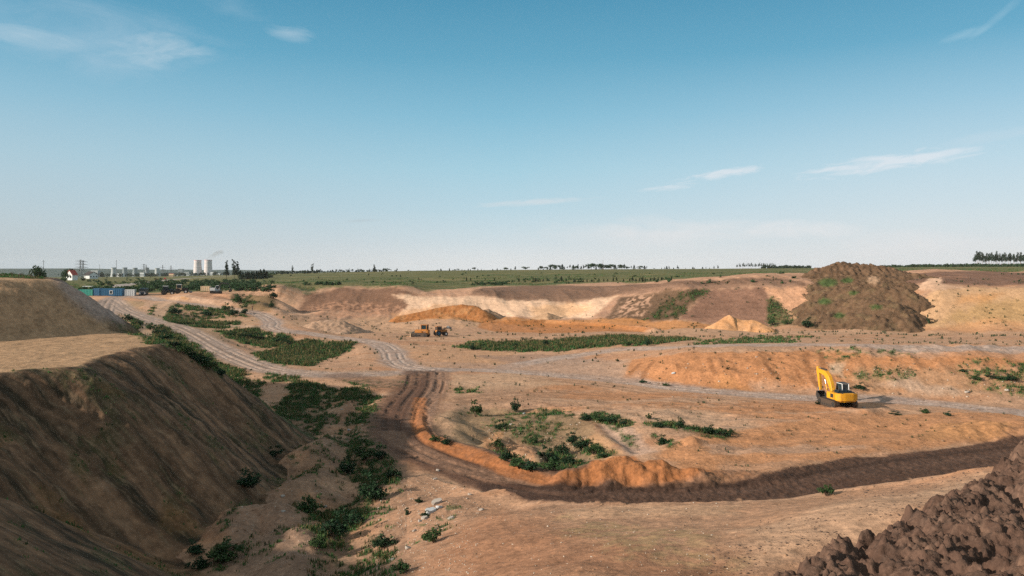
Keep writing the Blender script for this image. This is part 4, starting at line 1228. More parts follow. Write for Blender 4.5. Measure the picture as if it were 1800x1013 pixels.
MAT = dict(
    yellow=principled('yellow_paint', (.72, .33, .012), .42, var=.06, scale=1.5, dirt=(.30, .17, .07), dirt_amt=.55),
    orange=principled('orange_paint', (.50, .19, .035), .5, var=.12, dirt=(.22, .13, .07), dirt_amt=.5),
    black=principled('black_rubber', (.022, .021, .020), .75, dirt=(.16, .10, .06), dirt_amt=.35),
    dark=principled('dark_steel', (.040, .038, .037), .55, metal=.3, dirt=(.15, .10, .06), dirt_amt=.35),
    trackm=principled('track_steel', (.09, .065, .05), .65, metal=.4, scale=5, dirt=(.20, .12, .07), dirt_amt=.6),
    glass=principled('cab_glass', (.015, .035, .045), .12, var=.1, spec=.6),
    chrome=principled('bright_steel', (.62, .62, .64), .25, metal=.9),
    white=principled('white_paint', (.74, .74, .73), .55, var=.05, dirt=(.42, .36, .28), dirt_amt=.3),
    cream=principled('cream_paint', (.72, .52, .33), .55, var=.06, dirt=(.45, .33, .22), dirt_amt=.35),
    blue=principled('blue_paint', (.012, .105, .215), .5, var=.10, dirt=(.10, .13, .17), dirt_amt=.3),
    teal=principled('teal_paint', (.030, .30, .24), .5, var=.12, dirt=(.22, .26, .2), dirt_amt=.35),
    navy=principled('navy_paint', (.010, .022, .035), .35, var=.15),
    red=principled('red_tiles', (.36, .050, .035), .7, var=.15),
    redp=principled('red_paint', (.45, .06, .045), .4),
    roofdark=principled('dark_roof', (.045, .035, .035), .8),
    concrete=principled('concrete', (.40, .42, .42), .85, var=.06, scale=.05),
    conc_dark=principled('grey_concrete', (.22, .25, .26), .85, var=.08, scale=.05),
    tower=principled('painted_concrete', (.62, .55, .54), .8, var=.04, scale=.03),
    pinkband=principled('pink_band', (.62, .40, .42), .8, var=.04),
    steel=principled('grey_steel', (.16, .17, .18), .55, metal=.3),
    bark=principled('tree_bark', (.10, .068, .048), .9, var=.25, scale=3),
    pinebark=principled('pine_bark', (.20, .105, .062), .9, var=.25, scale=2),
    skin=principled('skin', (.42, .24, .16), .6), cloth=principled('dark_red_jacket', (.10, .025, .022), .85), trousers=principled('grey_trousers', (.07, .065, .06), .85), hair=principled('dark_hair', (.02, .015, .012), .8),
    stone=principled('pale_stone', (.36, .31, .27), .85, var=.2, scale=4), junk=principled('pale_plastic', (.46, .47, .48), .7, var=.25),
    pine=leafy('pine_needles', (.020, .038, .022)), spruce=leafy('spruce_needles', (.018, .040, .022)), broad=leafy('broad_leaves', (.030, .060, .026)),
    bush=leafy('shrub_leaves', (.022, .052, .025), scale=3), bushl=leafy('light_shrub_leaves', (.042, .080, .030), scale=3), grassm=leafy('grass_blades', (.062, .138, .046), scale=2.0), dry=leafy('dry_stems', (.16, .13, .06)),
)

# ------------------------------------------------------------------ earth heaps
def heap(name, label, cat, crest, slope, rough, cols, step=0.5, rnd=0.8, seed=0.0, clod=0.6, skirt=0.5, group=None, lumps=None):
    lines = [np.array(c_, float) for c_ in (crest if isinstance(crest[0], list) else [crest])]
    P = np.concatenate(lines)
    zmin = float(np.min(grid_z(P[:, 0], P[:, 1])))
    pad = (P[:, 2].max() - zmin) / slope * 1.25 + 2
    x0, x1, y0, y1 = P[:, 0].min() - pad, P[:, 0].max() + pad, P[:, 1].min() - pad, P[:, 1].max() + pad
    xs, ys = np.meshgrid(np.arange(x0, x1, step), np.arange(y0, y1, step))
    z = None
    wob = 1 + 0.30 * fbm(xs * clod * .25 + seed, ys * clod * .25, 3)
    for L_ in lines:
        d, zz, ox, oy = polydist(xs, ys, L_)
        d = d * wob
        zl = zz - slope * (np.sqrt(d * d + rnd * rnd) - rnd)
        z = zl if z is None else smax(z, zl, 0.8)
    bil = np.abs(perlin(xs * clod + seed, ys * clod)) + 0.55 * np.abs(perlin(xs * clod * 2.3, ys * clod * 2.3 + seed)) + .3 * np.abs(perlin(xs * clod * 5.1, ys * clod * 5.1 + seed))
    z = z + rough * (bil - 0.42) * 2.0 + rough * 1.0 * fbm(xs * clod * .3, ys * clod * .3 + seed, 3)
    g = grid_z(xs, ys)
    ok = z > g - skirt
    n0, n1 = xs.shape
    ii = np.arange(n0 - 1)[:, None] * n1 + np.arange(n1 - 1)[None]
    keep = ok[:-1, :-1] | ok[1:, :-1] | ok[:-1, 1:] | ok[1:, 1:]
    z = np.maximum(z, g - skirt - 0.3)
    q = np.stack([ii, ii + 1, ii + n1 + 1, ii + n1], -1)[keep]
    V = np.stack([xs, ys, z], -1).reshape(-1, 3)
    u_, inv_ = np.unique(q, return_inverse=True)
    c0, c1, c2 = [np.array(c_) for c_ in cols]
    n = fbm(xs * clod * .5 + 3 + seed, ys * clod * .5, 4)
    n2 = fbm(xs * clod * 2.0, ys * clod * 2.0 + seed, 3)
    C = c0 + (c1 - c0) * sstep(-.1, .45, n + .3 * n2)[..., None]
    C = C + (c2 - C) * (sstep(.1, .5, n2 - .5 * n) * .8)[..., None]
    if lumps is not None:
        C = lumps(xs, ys, z, C, n, n2)
    C = C * np.array([1, .92, .88]) * (1 + .15 * n2)[..., None]
    ctr = np.array([P[:, 0].mean(), P[:, 1].mean(), zmin])
    me = mesh_from(name, V[u_] - ctr, inv_.reshape(-1, 4), mat_soil, np.clip(C.reshape(-1, 3)[u_], .005, .85))
    return tag(link(name, me, loc=ctr), label, cat, group)


def big_lumps(xs, ys, z, C, n, n2):
    u, e = xs / ys * F + CX, HY - z / ys * F
    k = sstep(0.0, .45, n) * sstep(470, 500, e) * 0.4
    C = C + (np.array([.078, .078, .034]) - C) * k[..., None]
    for a, b, r in ((1455, 497, 22), (1490, 493, 14), (1450, 530, 16), (1500, 515, 12), (1540, 540, 14), (1475, 555, 14)):
        k = (1 - sstep(r * .5, r, np.hypot(u - a, (e - b) * 2.2) + 6 * n2)) * .85
        C = C + (np.array([.05, .10, .03]) - C) * k[..., None]
    k = (1 - sstep(4, 9, np.hypot((u - 1535) * .6, e - 492) + 3 * n2)) * .9
    return C + (np.array([.40, .28, .19]) - C) * k[..., None]


heap('spoil_heap', 'big brown clodded spoil heap rising above the skyline behind the excavator', 'spoil heap',
     [[PY(*p) for p in q_] for q_ in [[(1405, 492, 258), (1440, 469, 262), (1480, 461, 264), (1530, 464, 262), (1570, 471, 258), (1610, 482, 254), (1650, 490, 252)],
      [(1408, 496, 254), (1450, 486, 253), (1520, 484, 250), (1580, 487, 246), (1622, 493, 243)], [(1430, 500, 247), (1500, 494, 242), (1560, 495, 237), (1605, 500, 233)],
      [(1440, 510, 240), (1500, 504, 234), (1555, 504, 229), (1588, 508, 226)], [(1430, 530, 232), (1500, 525, 226), (1553, 526, 219), (1568, 530, 217)],
      [(1424, 553, 224), (1500, 551, 217), (1540, 553, 212)]]],
     0.66, 0.75, [(.135, .088, .055), (.205, .132, .085), (.082, .060, .037)], step=0.42, rnd=2.5, clod=0.5, lumps=big_lumps)
heap('sand_heap', 'long dark orange sand heap with a steep shaded right end below the cream quarry wall', 'sand heap',
     [PY(*p) for p in [(700, 556, 262), (742, 547, 264), (785, 538, 266), (812, 535.5, 266), (836, 538, 264), (848, 545, 262)]], 0.62, 0.28, [(.37, .165, .062), (.43, .225, .10), (.28, .12, .048)], step=0.4, clod=0.7, seed=3)
heap('sand_heap', 'small greyish heap leaning against the right end of the dark orange heap', 'sand heap',
     [PY(*p) for p in [(858, 543, 266), (868, 548, 266)]], 0.6, 0.2, [(.36, .25, .17), (.42, .29, .2), (.28, .19, .13)], step=0.4, seed=5)
heap('sand_heap', 'low buff heap at the foot of the cream wall, left of the dark brown slope', 'sand heap',
     [PY(*p) for p in [(945, 555, 262), (962, 549, 262), (980, 556, 262)]], 0.5, 0.2, [(.44, .30, .19), (.50, .35, .23), (.34, .23, .15)], step=0.4, seed=6)
heap('sand_heap', 'bright apricot sand heap with one pointed top at the foot of the reddish brown slope', 'sand heap',
     [PY(*p) for p in [(1272, 562, 216), (1282, 554, 217), (1292, 559, 217), (1305, 563, 216), (1326, 562, 215), (1336, 567, 214)]], 0.58, 0.12, [(.56, .315, .155), (.60, .36, .20), (.48, .26, .12)], step=0.3, seed=7)
heap('sand_heap', 'pale pink sand heap spilling over the bench beside the big brown heap', 'sand heap',
     [PY(*p) for p in [(1622, 499, 238), (1634, 490, 240), (1644, 492, 240)]], 0.5, 0.15, [(.58, .40, .28), (.62, .44, .31), (.5, .34, .24)], step=0.3, seed=8)
heap('soil_heap', 'low tufted mound of pale soil beside the bend of the grey road', 'soil heap',
     [PY(*p) for p in [(556, 566, 214), (574, 562, 215), (596, 564, 215)]], 0.4, 0.3, [(.40, .28, .20), (.48, .34, .25), (.28, .20, .14)], step=0.35, seed=9)

# ------------------------------------------------------------------ clodded mud bank at the lower right
bank_pts = [PY(*p)[:2] for p in [(1150, 1040, 11.0), (1210, 1012, 11.8), (1315, 986, 13), (1420, 950, 14), (1550, 895, 15.6), (1640, 866, 17), (1710, 838, 18.6), (1760, 800, 20.6), (1800, 764, 23), (1900, 690, 26)]] + [(30, 26), (30, 2), (2.2, 2), (2.6, 8)]
bank_z = [PY(*p) for p in [(1150, 1040, 11.0), (1210, 1012, 11.8), (1315, 986, 13), (1420, 950, 14), (1550, 895, 15.6), (1640, 866, 17), (1710, 838, 18.6), (1760, 800, 20.6), (1800, 764, 23), (1900, 690, 26)]]
xs, ys = np.meshgrid(np.arange(2.0, 20.0, 0.036), np.arange(5.0, 26.5, 0.036))
dB = sdf(xs, ys, bank_pts)
dB = dB + 0.55 * fbm(xs * 0.8, ys * 0.8, 3) + .22 * fbm(xs * 2.2, ys * 2.2, 2)
zc = polydist(xs, ys, bank_z)[1]
wx_, wy_ = xs + 0.09 * fbm(xs * 3.1, ys * 3.1, 3), ys + 0.09 * fbm(xs * 2.1 + 9, ys * 2.1, 3)


def clods(x, y, cell, keep, rmin, rmax, seed):
    """rounded lumps of earth of many sizes, one or none to a cell"""
    out = np.zeros(x.shape)
    ix, iy = np.floor(x / cell).astype(int), np.floor(y / cell).astype(int)
    T = np.random.default_rng(seed).uniform(0, 1, (5, 1024))

    def hsh(a, b):
        return PERM[PERM[a & 255] + (b & 255)] + 256 * (PERM[PERM[(a + 7) & 255] + ((b + 3) & 255)] & 3)
    for a in (-1, 0, 1):
        for b in (-1, 0, 1):
            h_ = hsh(ix + a, iy + b)
            cx_, cy_ = (ix + a + T[0][h_]) * cell, (iy + b + T[1][h_]) * cell
            r_ = np.where(T[2][h_] < keep, (rmin + (rmax - rmin) * T[3][h_] ** 2) * cell, 1e-3)
            st = .75 + .5 * T[4][h_]
            q1, q2 = np.abs((x - cx_) * st), np.abs((y - cy_) / st)
            cs_, sn_ = np.cos(6.28 * T[4][h_]), np.sin(6.28 * T[4][h_])
            u1, u2 = np.abs((x - cx_) * st * cs_ + (y - cy_) / st * sn_), np.abs((y - cy_) / st * cs_ - (x - cx_) * st * sn_)
            d2 = .55 * (q1 ** 2 + q2 ** 2) + .45 * np.maximum(u1, u2) ** 2 * 1.25
            out = np.maximum(out, np.sqrt(np.maximum(r_ * r_ - d2, 0)) * (.75 + .5 * T[4][h_]))
    return out


b1, b2, b3, b4 = clods(wx_, wy_, .30, .30, .3, .55, 1), clods(wx_, wy_, .16, .6, .3, .6, 2), clods(wx_, wy_, .095, .8, .35, .6, 3), clods(wx_, wy_, .07, .8, .35, .6, 4)
lump = np.maximum(b1, b2 * 1.1) + .7 * b3 + .6 * b4
crease = -0.26 * np.clip(.16 - np.abs(perlin(xs * .55 + ys * .2, ys * .30)), 0, 1) / .16
zB = zc - 0.22 + 0.06 * np.clip(dB, 0, 6) + lump + crease + 0.30 * fbm(xs * 0.35, ys * 0.35, 3) + .13 * ridged(xs * .8 + 3, ys * .5, 3) + .13 * fbm(xs * 3, ys * 3, 4) + .05 * fbm(xs * 11, ys * 11, 3)
zB = np.where(dB < 0.3, zB - 1.5 * (0.3 - dB), zB)
gB = grid_z(xs, ys)
n0, n1 = xs.shape
ok = zB > gB - 0.25
ii = np.arange(n0 - 1)[:, None] * n1 + np.arange(n1 - 1)[None]
keep = (ok[:-1, :-1] | ok[1:, :-1] | ok[:-1, 1:] | ok[1:, 1:]) & (ys[:-1, :-1] * 0.9 > xs[:-1, :-1] * .9 - 3)
zB = np.maximum(zB, gB - 0.4)
q = np.stack([ii, ii + 1, ii + n1 + 1, ii + n1], -1)[keep]
V = np.stack([xs, ys, zB], -1).reshape(-1, 3)
u_, inv_ = np.unique(q, return_inverse=True)
nm1 = fbm(xs * .7, ys * .7, 4)
nm2 = fbm(xs * 5, ys * 5, 3)
C = np.array([.108, .064, .047]) + (np.array([.155, .095, .069]) - np.array([.108, .064, .047])) * sstep(-.1, .5, nm1)[..., None]
C = C + (np.array([.066, .046, .037]) - C) * (sstep(0.0, .5, nm2) * .6)[..., None]
C = C + (np.array([.22, .135, .095]) - C) * (sstep(.15, .5, fbm(xs * 2.2 + 7, ys * 2.2, 4)) * .55)[..., None]
C = C * (1 + .25 * fbm(xs * 9, ys * 9, 2))[..., None]
o = struct('mud_bank', mesh_from('mud_bank', V[u_], inv_.reshape(-1, 4), mat_mud, np.clip(C.reshape(-1, 3)[u_], .005, .8)))


# ------------------------------------------------------------------ excavator (forward is +y in its own frame)
def rounded_track(L, Hh, n=10):
    r = Hh / 2
    pts = []
    for k in range(n + 1):
        a = math.pi / 2 - math.pi * k / n
        pts.append((L / 2 - r + r * math.cos(a), r + r * math.sin(a)))
    for k in range(n + 1):
        a = -math.pi / 2 - math.pi * k / n
        pts.append((-L / 2 + r + r * math.cos(a), r + r * math.sin(a)))
    return pts


def excavator(loc, rz, label):
    t = thing('excavator', label, 'excavator', loc, rz)
    for s in (-1, 1):
        mb = MB()
        mb.prism(rounded_track(4.3, 0.92), s * 1.28 - 0.34, s * 1.28 + 0.34)
        per = rounded_track(4.3, 0.96, 8)
        for i in range(-9, 10):
            for zz in (0.0, 0.93):
                mb.box((s * 1.28, i * 0.19, zz), (0.70, 0.06, 0.07))
        for k in range(7):
            a = math.pi * (k + .5) / 7 - math.pi / 2
            for sg in (1, -1):
                mb.box((s * 1.28, sg * (2.15 - .46 + .47 * math.cos(a)), .46 + .47 * math.sin(a)), (0.70, .07, .06), rot=(a if sg > 0 else -a, 0, 0))
        tr = part('track', mb, MAT['trackm'], t)
        mb = MB()
        for yy in (-1.68, 1.68):
            mb.cyl((s * 1.28 - .37, yy, .46), (s * 1.28 + .37, yy, .46), .34, seg=18)
        for k in range(5):
            mb.cyl((s * 1.28 - .36, -1.0 + k * .5, .24), (s * 1.28 + .36, -1.0 + k * .5, .24), .15, seg=12)
        part('roller', mb, MAT['dark'], tr)
    mb = MB()
    mb.box((0, 0, .52), (2.1, 1.5, .36), bevel=.05)
    mb.box((0, .55, .52), (2.3, .4, .26), bevel=.03).box((0, -.55, .52), (2.3, .4, .26), bevel=.03)
    mb.cyl((0, 0, .68), (0, 0, .90), .62, seg=28)
    part('undercarriage', mb, MAT['dark'], t)
    # body: counterweight behind, side cabinets, engine hood, deck
    mb = MB()
    mb.prism([(-1.45, -2.35), (-1.18, -2.72), (-.55, -2.86), (.55, -2.86), (1.18, -2.72), (1.45, -2.35), (1.45, -1.72), (-1.45, -1.72)], 1.02, 1.98, 'z')
    bmesh.ops.bevel(mb.bm, geom=list(mb.bm.edges), offset=.07, segments=2, affect='EDGES', clamp_overlap=True)
    mb.prism([(-1.10, -2.50), (-.55, -2.74), (.55, -2.74), (1.10, -2.50), (1.10, -1.8), (-1.10, -1.8)], .90, 1.03, 'z')
    cwt = part('counterweight', mb, MAT['yellow'], t)
    mb = MB()
    mb.box((-.85, -2.6, 2.04), (.10, .25, .12), bevel=.02).box((.85, -2.6, 2.04), (.10, .25, .12), bevel=.02)
    part('lifting_eye', mb, MAT['dark'], cwt)
    mb = MB()
    mb.box((0, -.25, 1.0), (2.8, 3.2, .16), bevel=.03)
    part('deck', mb, MAT['dark'], t)
    mb = MB()
    mb.box((-1.06, -.72, 1.50), (.76, 1.94, .84), bevel=.06)
    mb.box((1.06, -1.1, 1.50), (.76, 1.18, .84), bevel=.06)
    sd = part('side_cabinet', mb, MAT['yellow'], t)
    mb = MB()
    for y_ in (-1.35, -1.1, -.85):
        mb.box((-1.455, y_, 1.55), (.03, .14, .46))
    mb.box((-1.442, -1.1, 1.55), (.03, .72, .5))
    part('grille', mb, MAT['dark'], sd)
    mb = MB()
    mb.box((1.442, -1.1, 1.52), (.03, .74, .48))
    for k in range(5):
        mb.box((1.455, -1.1, 1.34 + .09 * k), (.03, .7, .035))
    part('grille', mb, MAT['dark'], sd)
    mb = MB()
    mb.box((.08, -1.15, 2.06), (2.0, 1.25, .34), bevel=.08)
    mb.box((0.0, -1.95, 2.03), (2.3, .42, .18), bevel=.04)
    hd = part('engine_hood', mb, MAT['navy'], t)
    mb = MB()
    mb.cyl((.62, -1.35, 2.2), (.62, -1.35, 2.62), .07, seg=10).cyl((-.45, -1.2, 2.2), (-.45, -1.2, 2.42), .13, seg=12)
    part('exhaust', mb, MAT['dark'], hd)
    mb = MB()
    rl = [(-1.35, -1.5), (-1.35, .2)]
    for y_ in (-1.5, -.6, .2):
        mb.cyl((-1.38, y_, 1.9), (-1.38, y_, 2.45), .022, seg=6)
    mb.cyl((-1.38, -1.5, 2.45), (-1.38, .2, 2.45), .022, seg=6)
    part('handrail', mb, MAT['yellow'], t)
    # cab on the right
    mb = MB()
    prof = [(-.35, 1.08), (1.20, 1.08), (1.28, 1.65), (1.02, 2.92), (-.30, 2.92), (-.40, 1.9)]
    for y0, z0, y1, z1 in [(prof[i][0], prof[i][1], prof[(i + 1) % 6][0], prof[(i + 1) % 6][1]) for i in range(6)]:
        for x_ in (.48, 1.40):
            mb.cyl((x_, y0, z0), (x_, y1, z1), .055, seg=8)
    for y_, z_ in prof:
        mb.cyl((.48, y_, z_), (1.40, y_, z_), .05, seg=8)
    mb.box((.94, .38, 1.36), (.90, 1.52, .52), bevel=.03)
    cb = part('cab', mb, MAT['white'], t)
    mb = MB()
    mb.prism([(-.33, 1.62), (1.24, 1.62), (.99, 2.90), (-.28, 2.90), (-.37, 1.9)], .495, 1.385)
    part('cab_window', mb, MAT['glass'], cb)
    mb = MB()
    mb.box((.94, .36, 2.97), (1.0, 1.42, .09), bevel=.03)
    part('cab_roof', mb, MAT['dark'], cb)
    # boom
    def beam(pts, wd, th):
        m_ = MB()
        n = len(pts)
        prof_t, prof_b = [], []
        for i, (y_, z_) in enumerate(pts):
            a_ = pts[max(i - 1, 0)]
            b_ = pts[min(i + 1, n - 1)]
            dy_, dz_ = b_[0] - a_[0], b_[1] - a_[1]
            L = math.hypot(dy_, dz_)
            nx, nz_ = -dz_ / L, dy_ / L
            prof_t.append((y_ + nx * th[i], z_ + nz_ * th[i]))
            prof_b.append((y_ - nx * th[i], z_ - nz_ * th[i]))
        m_.prism(prof_t + prof_b[::-1], -.30 - wd / 2, -.30 + wd / 2)
        bmesh.ops.bevel(m_.bm, geom=list(m_.bm.edges), offset=.03, segments=1, affect='EDGES', clamp_overlap=True)
        return m_
    bo = part('boom', beam([(.55, 1.75), (1.05, 2.7), (1.6, 3.5), (2.3, 4.0), (3.4, 4.15), (4.15, 4.1)], .52, [.22, .34, .40, .36, .26, .18]), MAT['yellow'], t)
    mb = MB()
    for x_ in (-.68, .08):
        mb.cyl((x_, 1.25, 1.55), (x_, 1.75, 2.7), .09, seg=12)
    part('boom_cylinder', mb, MAT['yellow'], bo)
    mb = MB()
    for x_ in (-.68, .08):
        mb.cyl((x_, 1.75, 2.7), (x_, 1.95, 3.25), .055, seg=10)
    part('cylinder_rod', mb, MAT['chrome'], bo)
    mb = MB()
    mb.cyl((-.30, 2.2, 4.5), (-.30, 3.6, 4.55), .10, seg=12)
    part('arm_cylinder', mb, MAT['dark'], bo)
    mb = MB()
    mb.cyl((-.30, 3.6, 4.55), (-.30, 4.40, 4.6), .055, seg=10)
    part('cylinder_rod', mb, MAT['chrome'], bo)
    ar = part('arm', beam([(4.50, 4.72), (4.30, 4.1), (4.08, 3.2), (3.88, 2.2), (3.72, 1.55)], .36, [.12, .30, .24, .18, .12]), MAT['yellow'], t)
    mb = MB()
    mb.cyl((-.30, 4.62, 4.0), (-.30, 4.38, 2.75), .075, seg=12)
    part('bucket_cylinder', mb, MAT['dark'], ar)
    mb = MB()
    mb.cyl((-.30, 4.38, 2.75), (-.30, 4.2, 1.75), .045, seg=10)
    for x_ in (-.47, -.13):
        mb.cyl((x_, 4.2, 1.75), (x_, 3.9, 1.35), .04, seg=8).cyl((x_, 4.2, 1.75), (x_, 3.8, 1.95), .04, seg=8)
    part('linkage', mb, MAT['chrome'], ar)
    mb = MB()
    prof = [(3.95, 1.45), (4.05, .9), (3.8, .42), (3.35, .18), (2.85, .25), (2.62, .55), (2.68, .60), (2.9, .36), (3.3, .30), (3.65, .5), (3.85, .95), (3.6, 1.45)]
    mb.prism(prof, -.85, .25)
    side = [(3.9, 1.4), (4.0, .9), (3.78, .45), (3.35, .22), (2.88, .28), (2.70, .55), (3.2, 1.1)]
    mb.prism(side, -.88, -.84).prism(side, .24, .28)
    bk = part('bucket', mb, MAT['dark'], t)
    mb = MB()
    for k in range(5):
        mb.box((-.74 + k * .22, 2.55, .62), (.10, .28, .07), rot=(.9, 0, 0))
    part('bucket_tooth', mb, MAT['chrome'], bk)
    mb = MB()
    mb.box((.49, 1.5, 2.3), (.03, .02, .02))
    mb.bm.free()
    for x_ in (-1.46, 1.52):
        mb = MB()
        mb.box((x_, 1.15, 2.35), (.06, .22, .34), bevel=.02)
        mb.cyl((x_ * .97, 1.0, 2.0), (x_, 1.15, 2.25), .02, seg=6)
        part('mirror', mb, MAT['dark'], t)
    return t


p = at(1478, 715)
excavator((p.x, p.y + 1.0, p.z - 0.05), R(8), 'yellow crawler excavator with raised boom parked on the dirt road').scale = (0.94,) * 3


# ------------------------------------------------------------------ other machines
def wheel(parent, x, y, r, wd, rim='orange'):
    mb = MB()
    mb.cyl((x - wd / 2, y, r), (x + wd / 2, y, r), r, seg=20)
    w_ = part('wheel', mb, MAT['black'], parent)
    mb = MB()
    s = 1 if x > 0 else -1
    mb.cyl((x + s * wd * .30, y, r), (x + s * wd * .55, y, r), r * .5, seg=14)
    part('rim', mb, MAT[rim], w_)
    return w_


def bulldozer(loc, rz, label, paint='orange'):
    t = thing('bulldozer', label, 'bulldozer', loc, rz)
    for s in (-1, 1):
        mb = MB()
        mb.prism(rounded_track(3.1, .95), s * .95 - .27, s * .95 + .27)
        for i in range(-6, 7):
            mb.box((s * .95, i * .2, .97), (.56, .06, .08))
            mb.box((s * .95, i * .2, .0), (.56, .06, .08))
        tr = part('track', mb, MAT['trackm'], t)
        mb = MB()
        for yy in (-1.05, 1.05):
            mb.cyl((s * .95 - .30, yy, .47), (s * .95 + .30, yy, .47), .32, seg=14)
        part('roller', mb, MAT['dark'], tr)
    mb = MB()
    mb.box((0, .72, 1.25), (1.05, 1.7, .85), bevel=.08)
    mb.box((0, -.2, .8), (1.3, 2.6, .5), bevel=.04)
    mb.box((0, -1.35, 1.3), (1.5, .5, .7), bevel=.06)
    b = part('body', mb, MAT[paint], t)
    mb = MB()
    for k in range(5):
        mb.box((0, 1.585, .98 + .13 * k), (.8, .03, .06))
    part('grille', mb, MAT['dark'], b)
    mb = MB()
    mb.cyl((.28, .9, 1.6), (.28, .9, 2.25), .06, seg=10)
    part('exhaust', mb, MAT['dark'], b)
    mb = MB()
    for x_ in (-.72, .72):
        for y_ in (-1.25, .0):
            mb.box((x_, y_, 2.05), (.10, .10, 1.35))
    mb.box((0, -.62, 1.55), (1.5, 1.35, .5), bevel=.04)
    mb.box((0, -.62, 2.76), (1.65, 1.6, .12), bevel=.04)
    c_ = part('cab', mb, MAT[paint], t)
    mb = MB()
    mb.box((0, -.62, 2.25), (1.40, 1.2, .9))
    part('cab_window', mb, MAT['glass'], c_)
    mb = MB()
    prof = [(2.15, .05), (2.45, .0), (2.30, .35), (2.28, .75), (2.42, 1.15), (2.34, 1.15), (2.17, .75), (2.18, .35)]
    mb.prism(prof, -1.55, 1.55)
    part('blade', mb, MAT['cream'], t, label='pale worn steel blade')
    mb = MB()
    for x_ in (-1.3, 1.3):
        mb.cyl((x_, .2, .5), (x_, 2.2, .4), .09, seg=8)
    mb.cyl((-.3, 1.3, 1.5), (-.3, 2.2, .9), .06, seg=8).cyl((.3, 1.3, 1.5), (.3, 2.2, .9), .06, seg=8)
    part('push_arm', mb, MAT['dark'], t)
    return t


def tractor(loc, rz, label, paint='orange', roof='white', hood='dark', wheels='navy', bucket=True, raised=True):
    t = thing('loader_tractor', label, 'tractor', loc, rz)
    for s in (-1, 1):
        wheel(t, s * .92, -1.0, .78, .46, wheels)
        wheel(t, s * .86, 1.25, .56, .36, 'white')
    mb = MB()
    mb.box((0, .2, .85), (.8, 3.0, .42), bevel=.05)
    part('chassis', mb, MAT['dark'], t)
    mb = MB()
    mb.box((0, 1.0, 1.38), (.82, 1.75, .68), bevel=.1, taper=(.9, .96))
    hd = part('hood', mb, MAT[hood], t)
    mb = MB()
    mb.cyl((.28, 1.0, 1.7), (.28, 1.0, 2.4), .05, seg=8)
    part('exhaust', mb, MAT['dark'], hd)
    mb = MB()
    for x_ in (-.62, .62):
        for y_ in (-1.35, .05):
            mb.box((x_, y_, 2.02), (.09, .09, 1.2))
    mb.box((0, -.65, 1.30), (1.3, 1.45, .55), bevel=.05)
    for s in (-1, 1):
        mb.box((s * .85, -1.0, 1.62), (.5, 1.1, .07), bevel=.02)
    c_ = part('cab', mb, MAT[paint], t)
    mb = MB()
    mb.box((0, -.65, 2.06), (1.22, 1.38, .95))
    part('cab_window', mb, MAT['glass'], c_)
    mb = MB()
    mb.box((0, -.65, 2.66), (1.42, 1.62, .12), bevel=.04)
    part('cab_roof', mb, MAT[roof], c_)
    if bucket:
        mb = MB()
        hh = 2.2 if raised else .5
        for x_ in (-.55, .55):
            mb.cyl((x_, -.1, 1.5), (x_, 1.4, 1.2 + hh * .4), .08, seg=8).cyl((x_, 1.4, 1.2 + hh * .4), (x_, 2.3, hh), .08, seg=8)
        la = part('lift_arm', mb, MAT['dark'], t)
        mb = MB()
        mb.prism([(2.2, hh + .45), (2.25, hh - .15), (2.5, hh - .35), (3.05, hh - .35), (3.05, hh - .30), (2.55, hh - .26), (2.36, hh - .05), (2.32, hh + .45)], -.95, .95)
        mb.box((-.95, 2.55, hh - .02), (.05, .7, .5)).box((.95, 2.55, hh - .02), (.05, .7, .5))
        part('bucket', mb, MAT['steel'], la)
    return t


p = at(741, 593)
bulldozer((p.x, p.y + 1.2, p.z - .05), R(78), 'rusty orange bulldozer with dark cab working on the pit floor', 'orange').scale = (1.12,) * 3
p = at(774, 591)
tractor((p.x, p.y + 1.0, p.z), R(-62), 'orange tractor with a tipped grey loader bucket beside the bulldozer', 'orange', 'orange', 'orange', 'blue').scale = (.92,) * 3
for a_, (px_, py_, lab, pt, hd) in enumerate([(292, 521, 'dark wheeled loader with a white cab roof, on the verge next to the dark truck', 'navy', 'navy'), (316, 521, 'loader with a pale cab and white roof, right of the dark loader', 'cream', 'dark')]):
    p = at(px_, Y=287)
    t_ = tractor((p.x, p.y + 1.5, p.z), R(-72), lab, pt, 'white', hd, 'dark', True, False)
    t_.scale = (1.2,) * 3
    t_.name = 'wheel_loader'
    t_['category'] = 'wheel loader'
p = at(377, 516.5, rmin=170)


def small_digger(loc, rz, label):
    t = thing('excavator', label, 'excavator', loc, rz)
    for s in (-1, 1):
        mb = MB()
        mb.prism(rounded_track(3.4, .8), s * 1.0 - .26, s * 1.0 + .26)
        part('track', mb, MAT['black'], t)
    mb = MB()
    mb.box((0, -.9, 1.35), (2.2, 1.6, .9), bevel=.08).box((0, 0, .7), (1.6, 1.4, .4))
    part('body', mb, MAT['white'], t)
    mb = MB()
    mb.box((-.65, .45, 1.75), (.85, 1.2, 1.6), bevel=.08)
    c_ = part('cab', mb, MAT['white'], t)
    mb = MB()
    mb.box((-.65, .47, 2.05), (.90, 1.08, .8), bevel=.02)
    part('cab_window', mb, MAT['glass'], c_)
    mb = MB()
    mb.prism([(.2, 1.3), (1.6, 3.6), (3.6, 3.2), (3.55, 2.9), (1.75, 3.15), (.6, 1.3)], .15, .5)
    part('boom', mb, MAT['dark'], t)
    mb = MB()
    mb.prism([(3.5, 3.4), (3.8, 3.1), (4.6, 1.3), (4.4, 1.2)], .2, .45)
    part('arm', mb, MAT['dark'], t)
    mb = MB()
    mb.prism([(4.3, 1.4), (4.8, 1.3), (4.8, .7), (4.2, .45), (3.8, .7), (4.0, 1.0)], -.1, .8)
    part('bucket', mb, MAT['dark'], t)
    return t


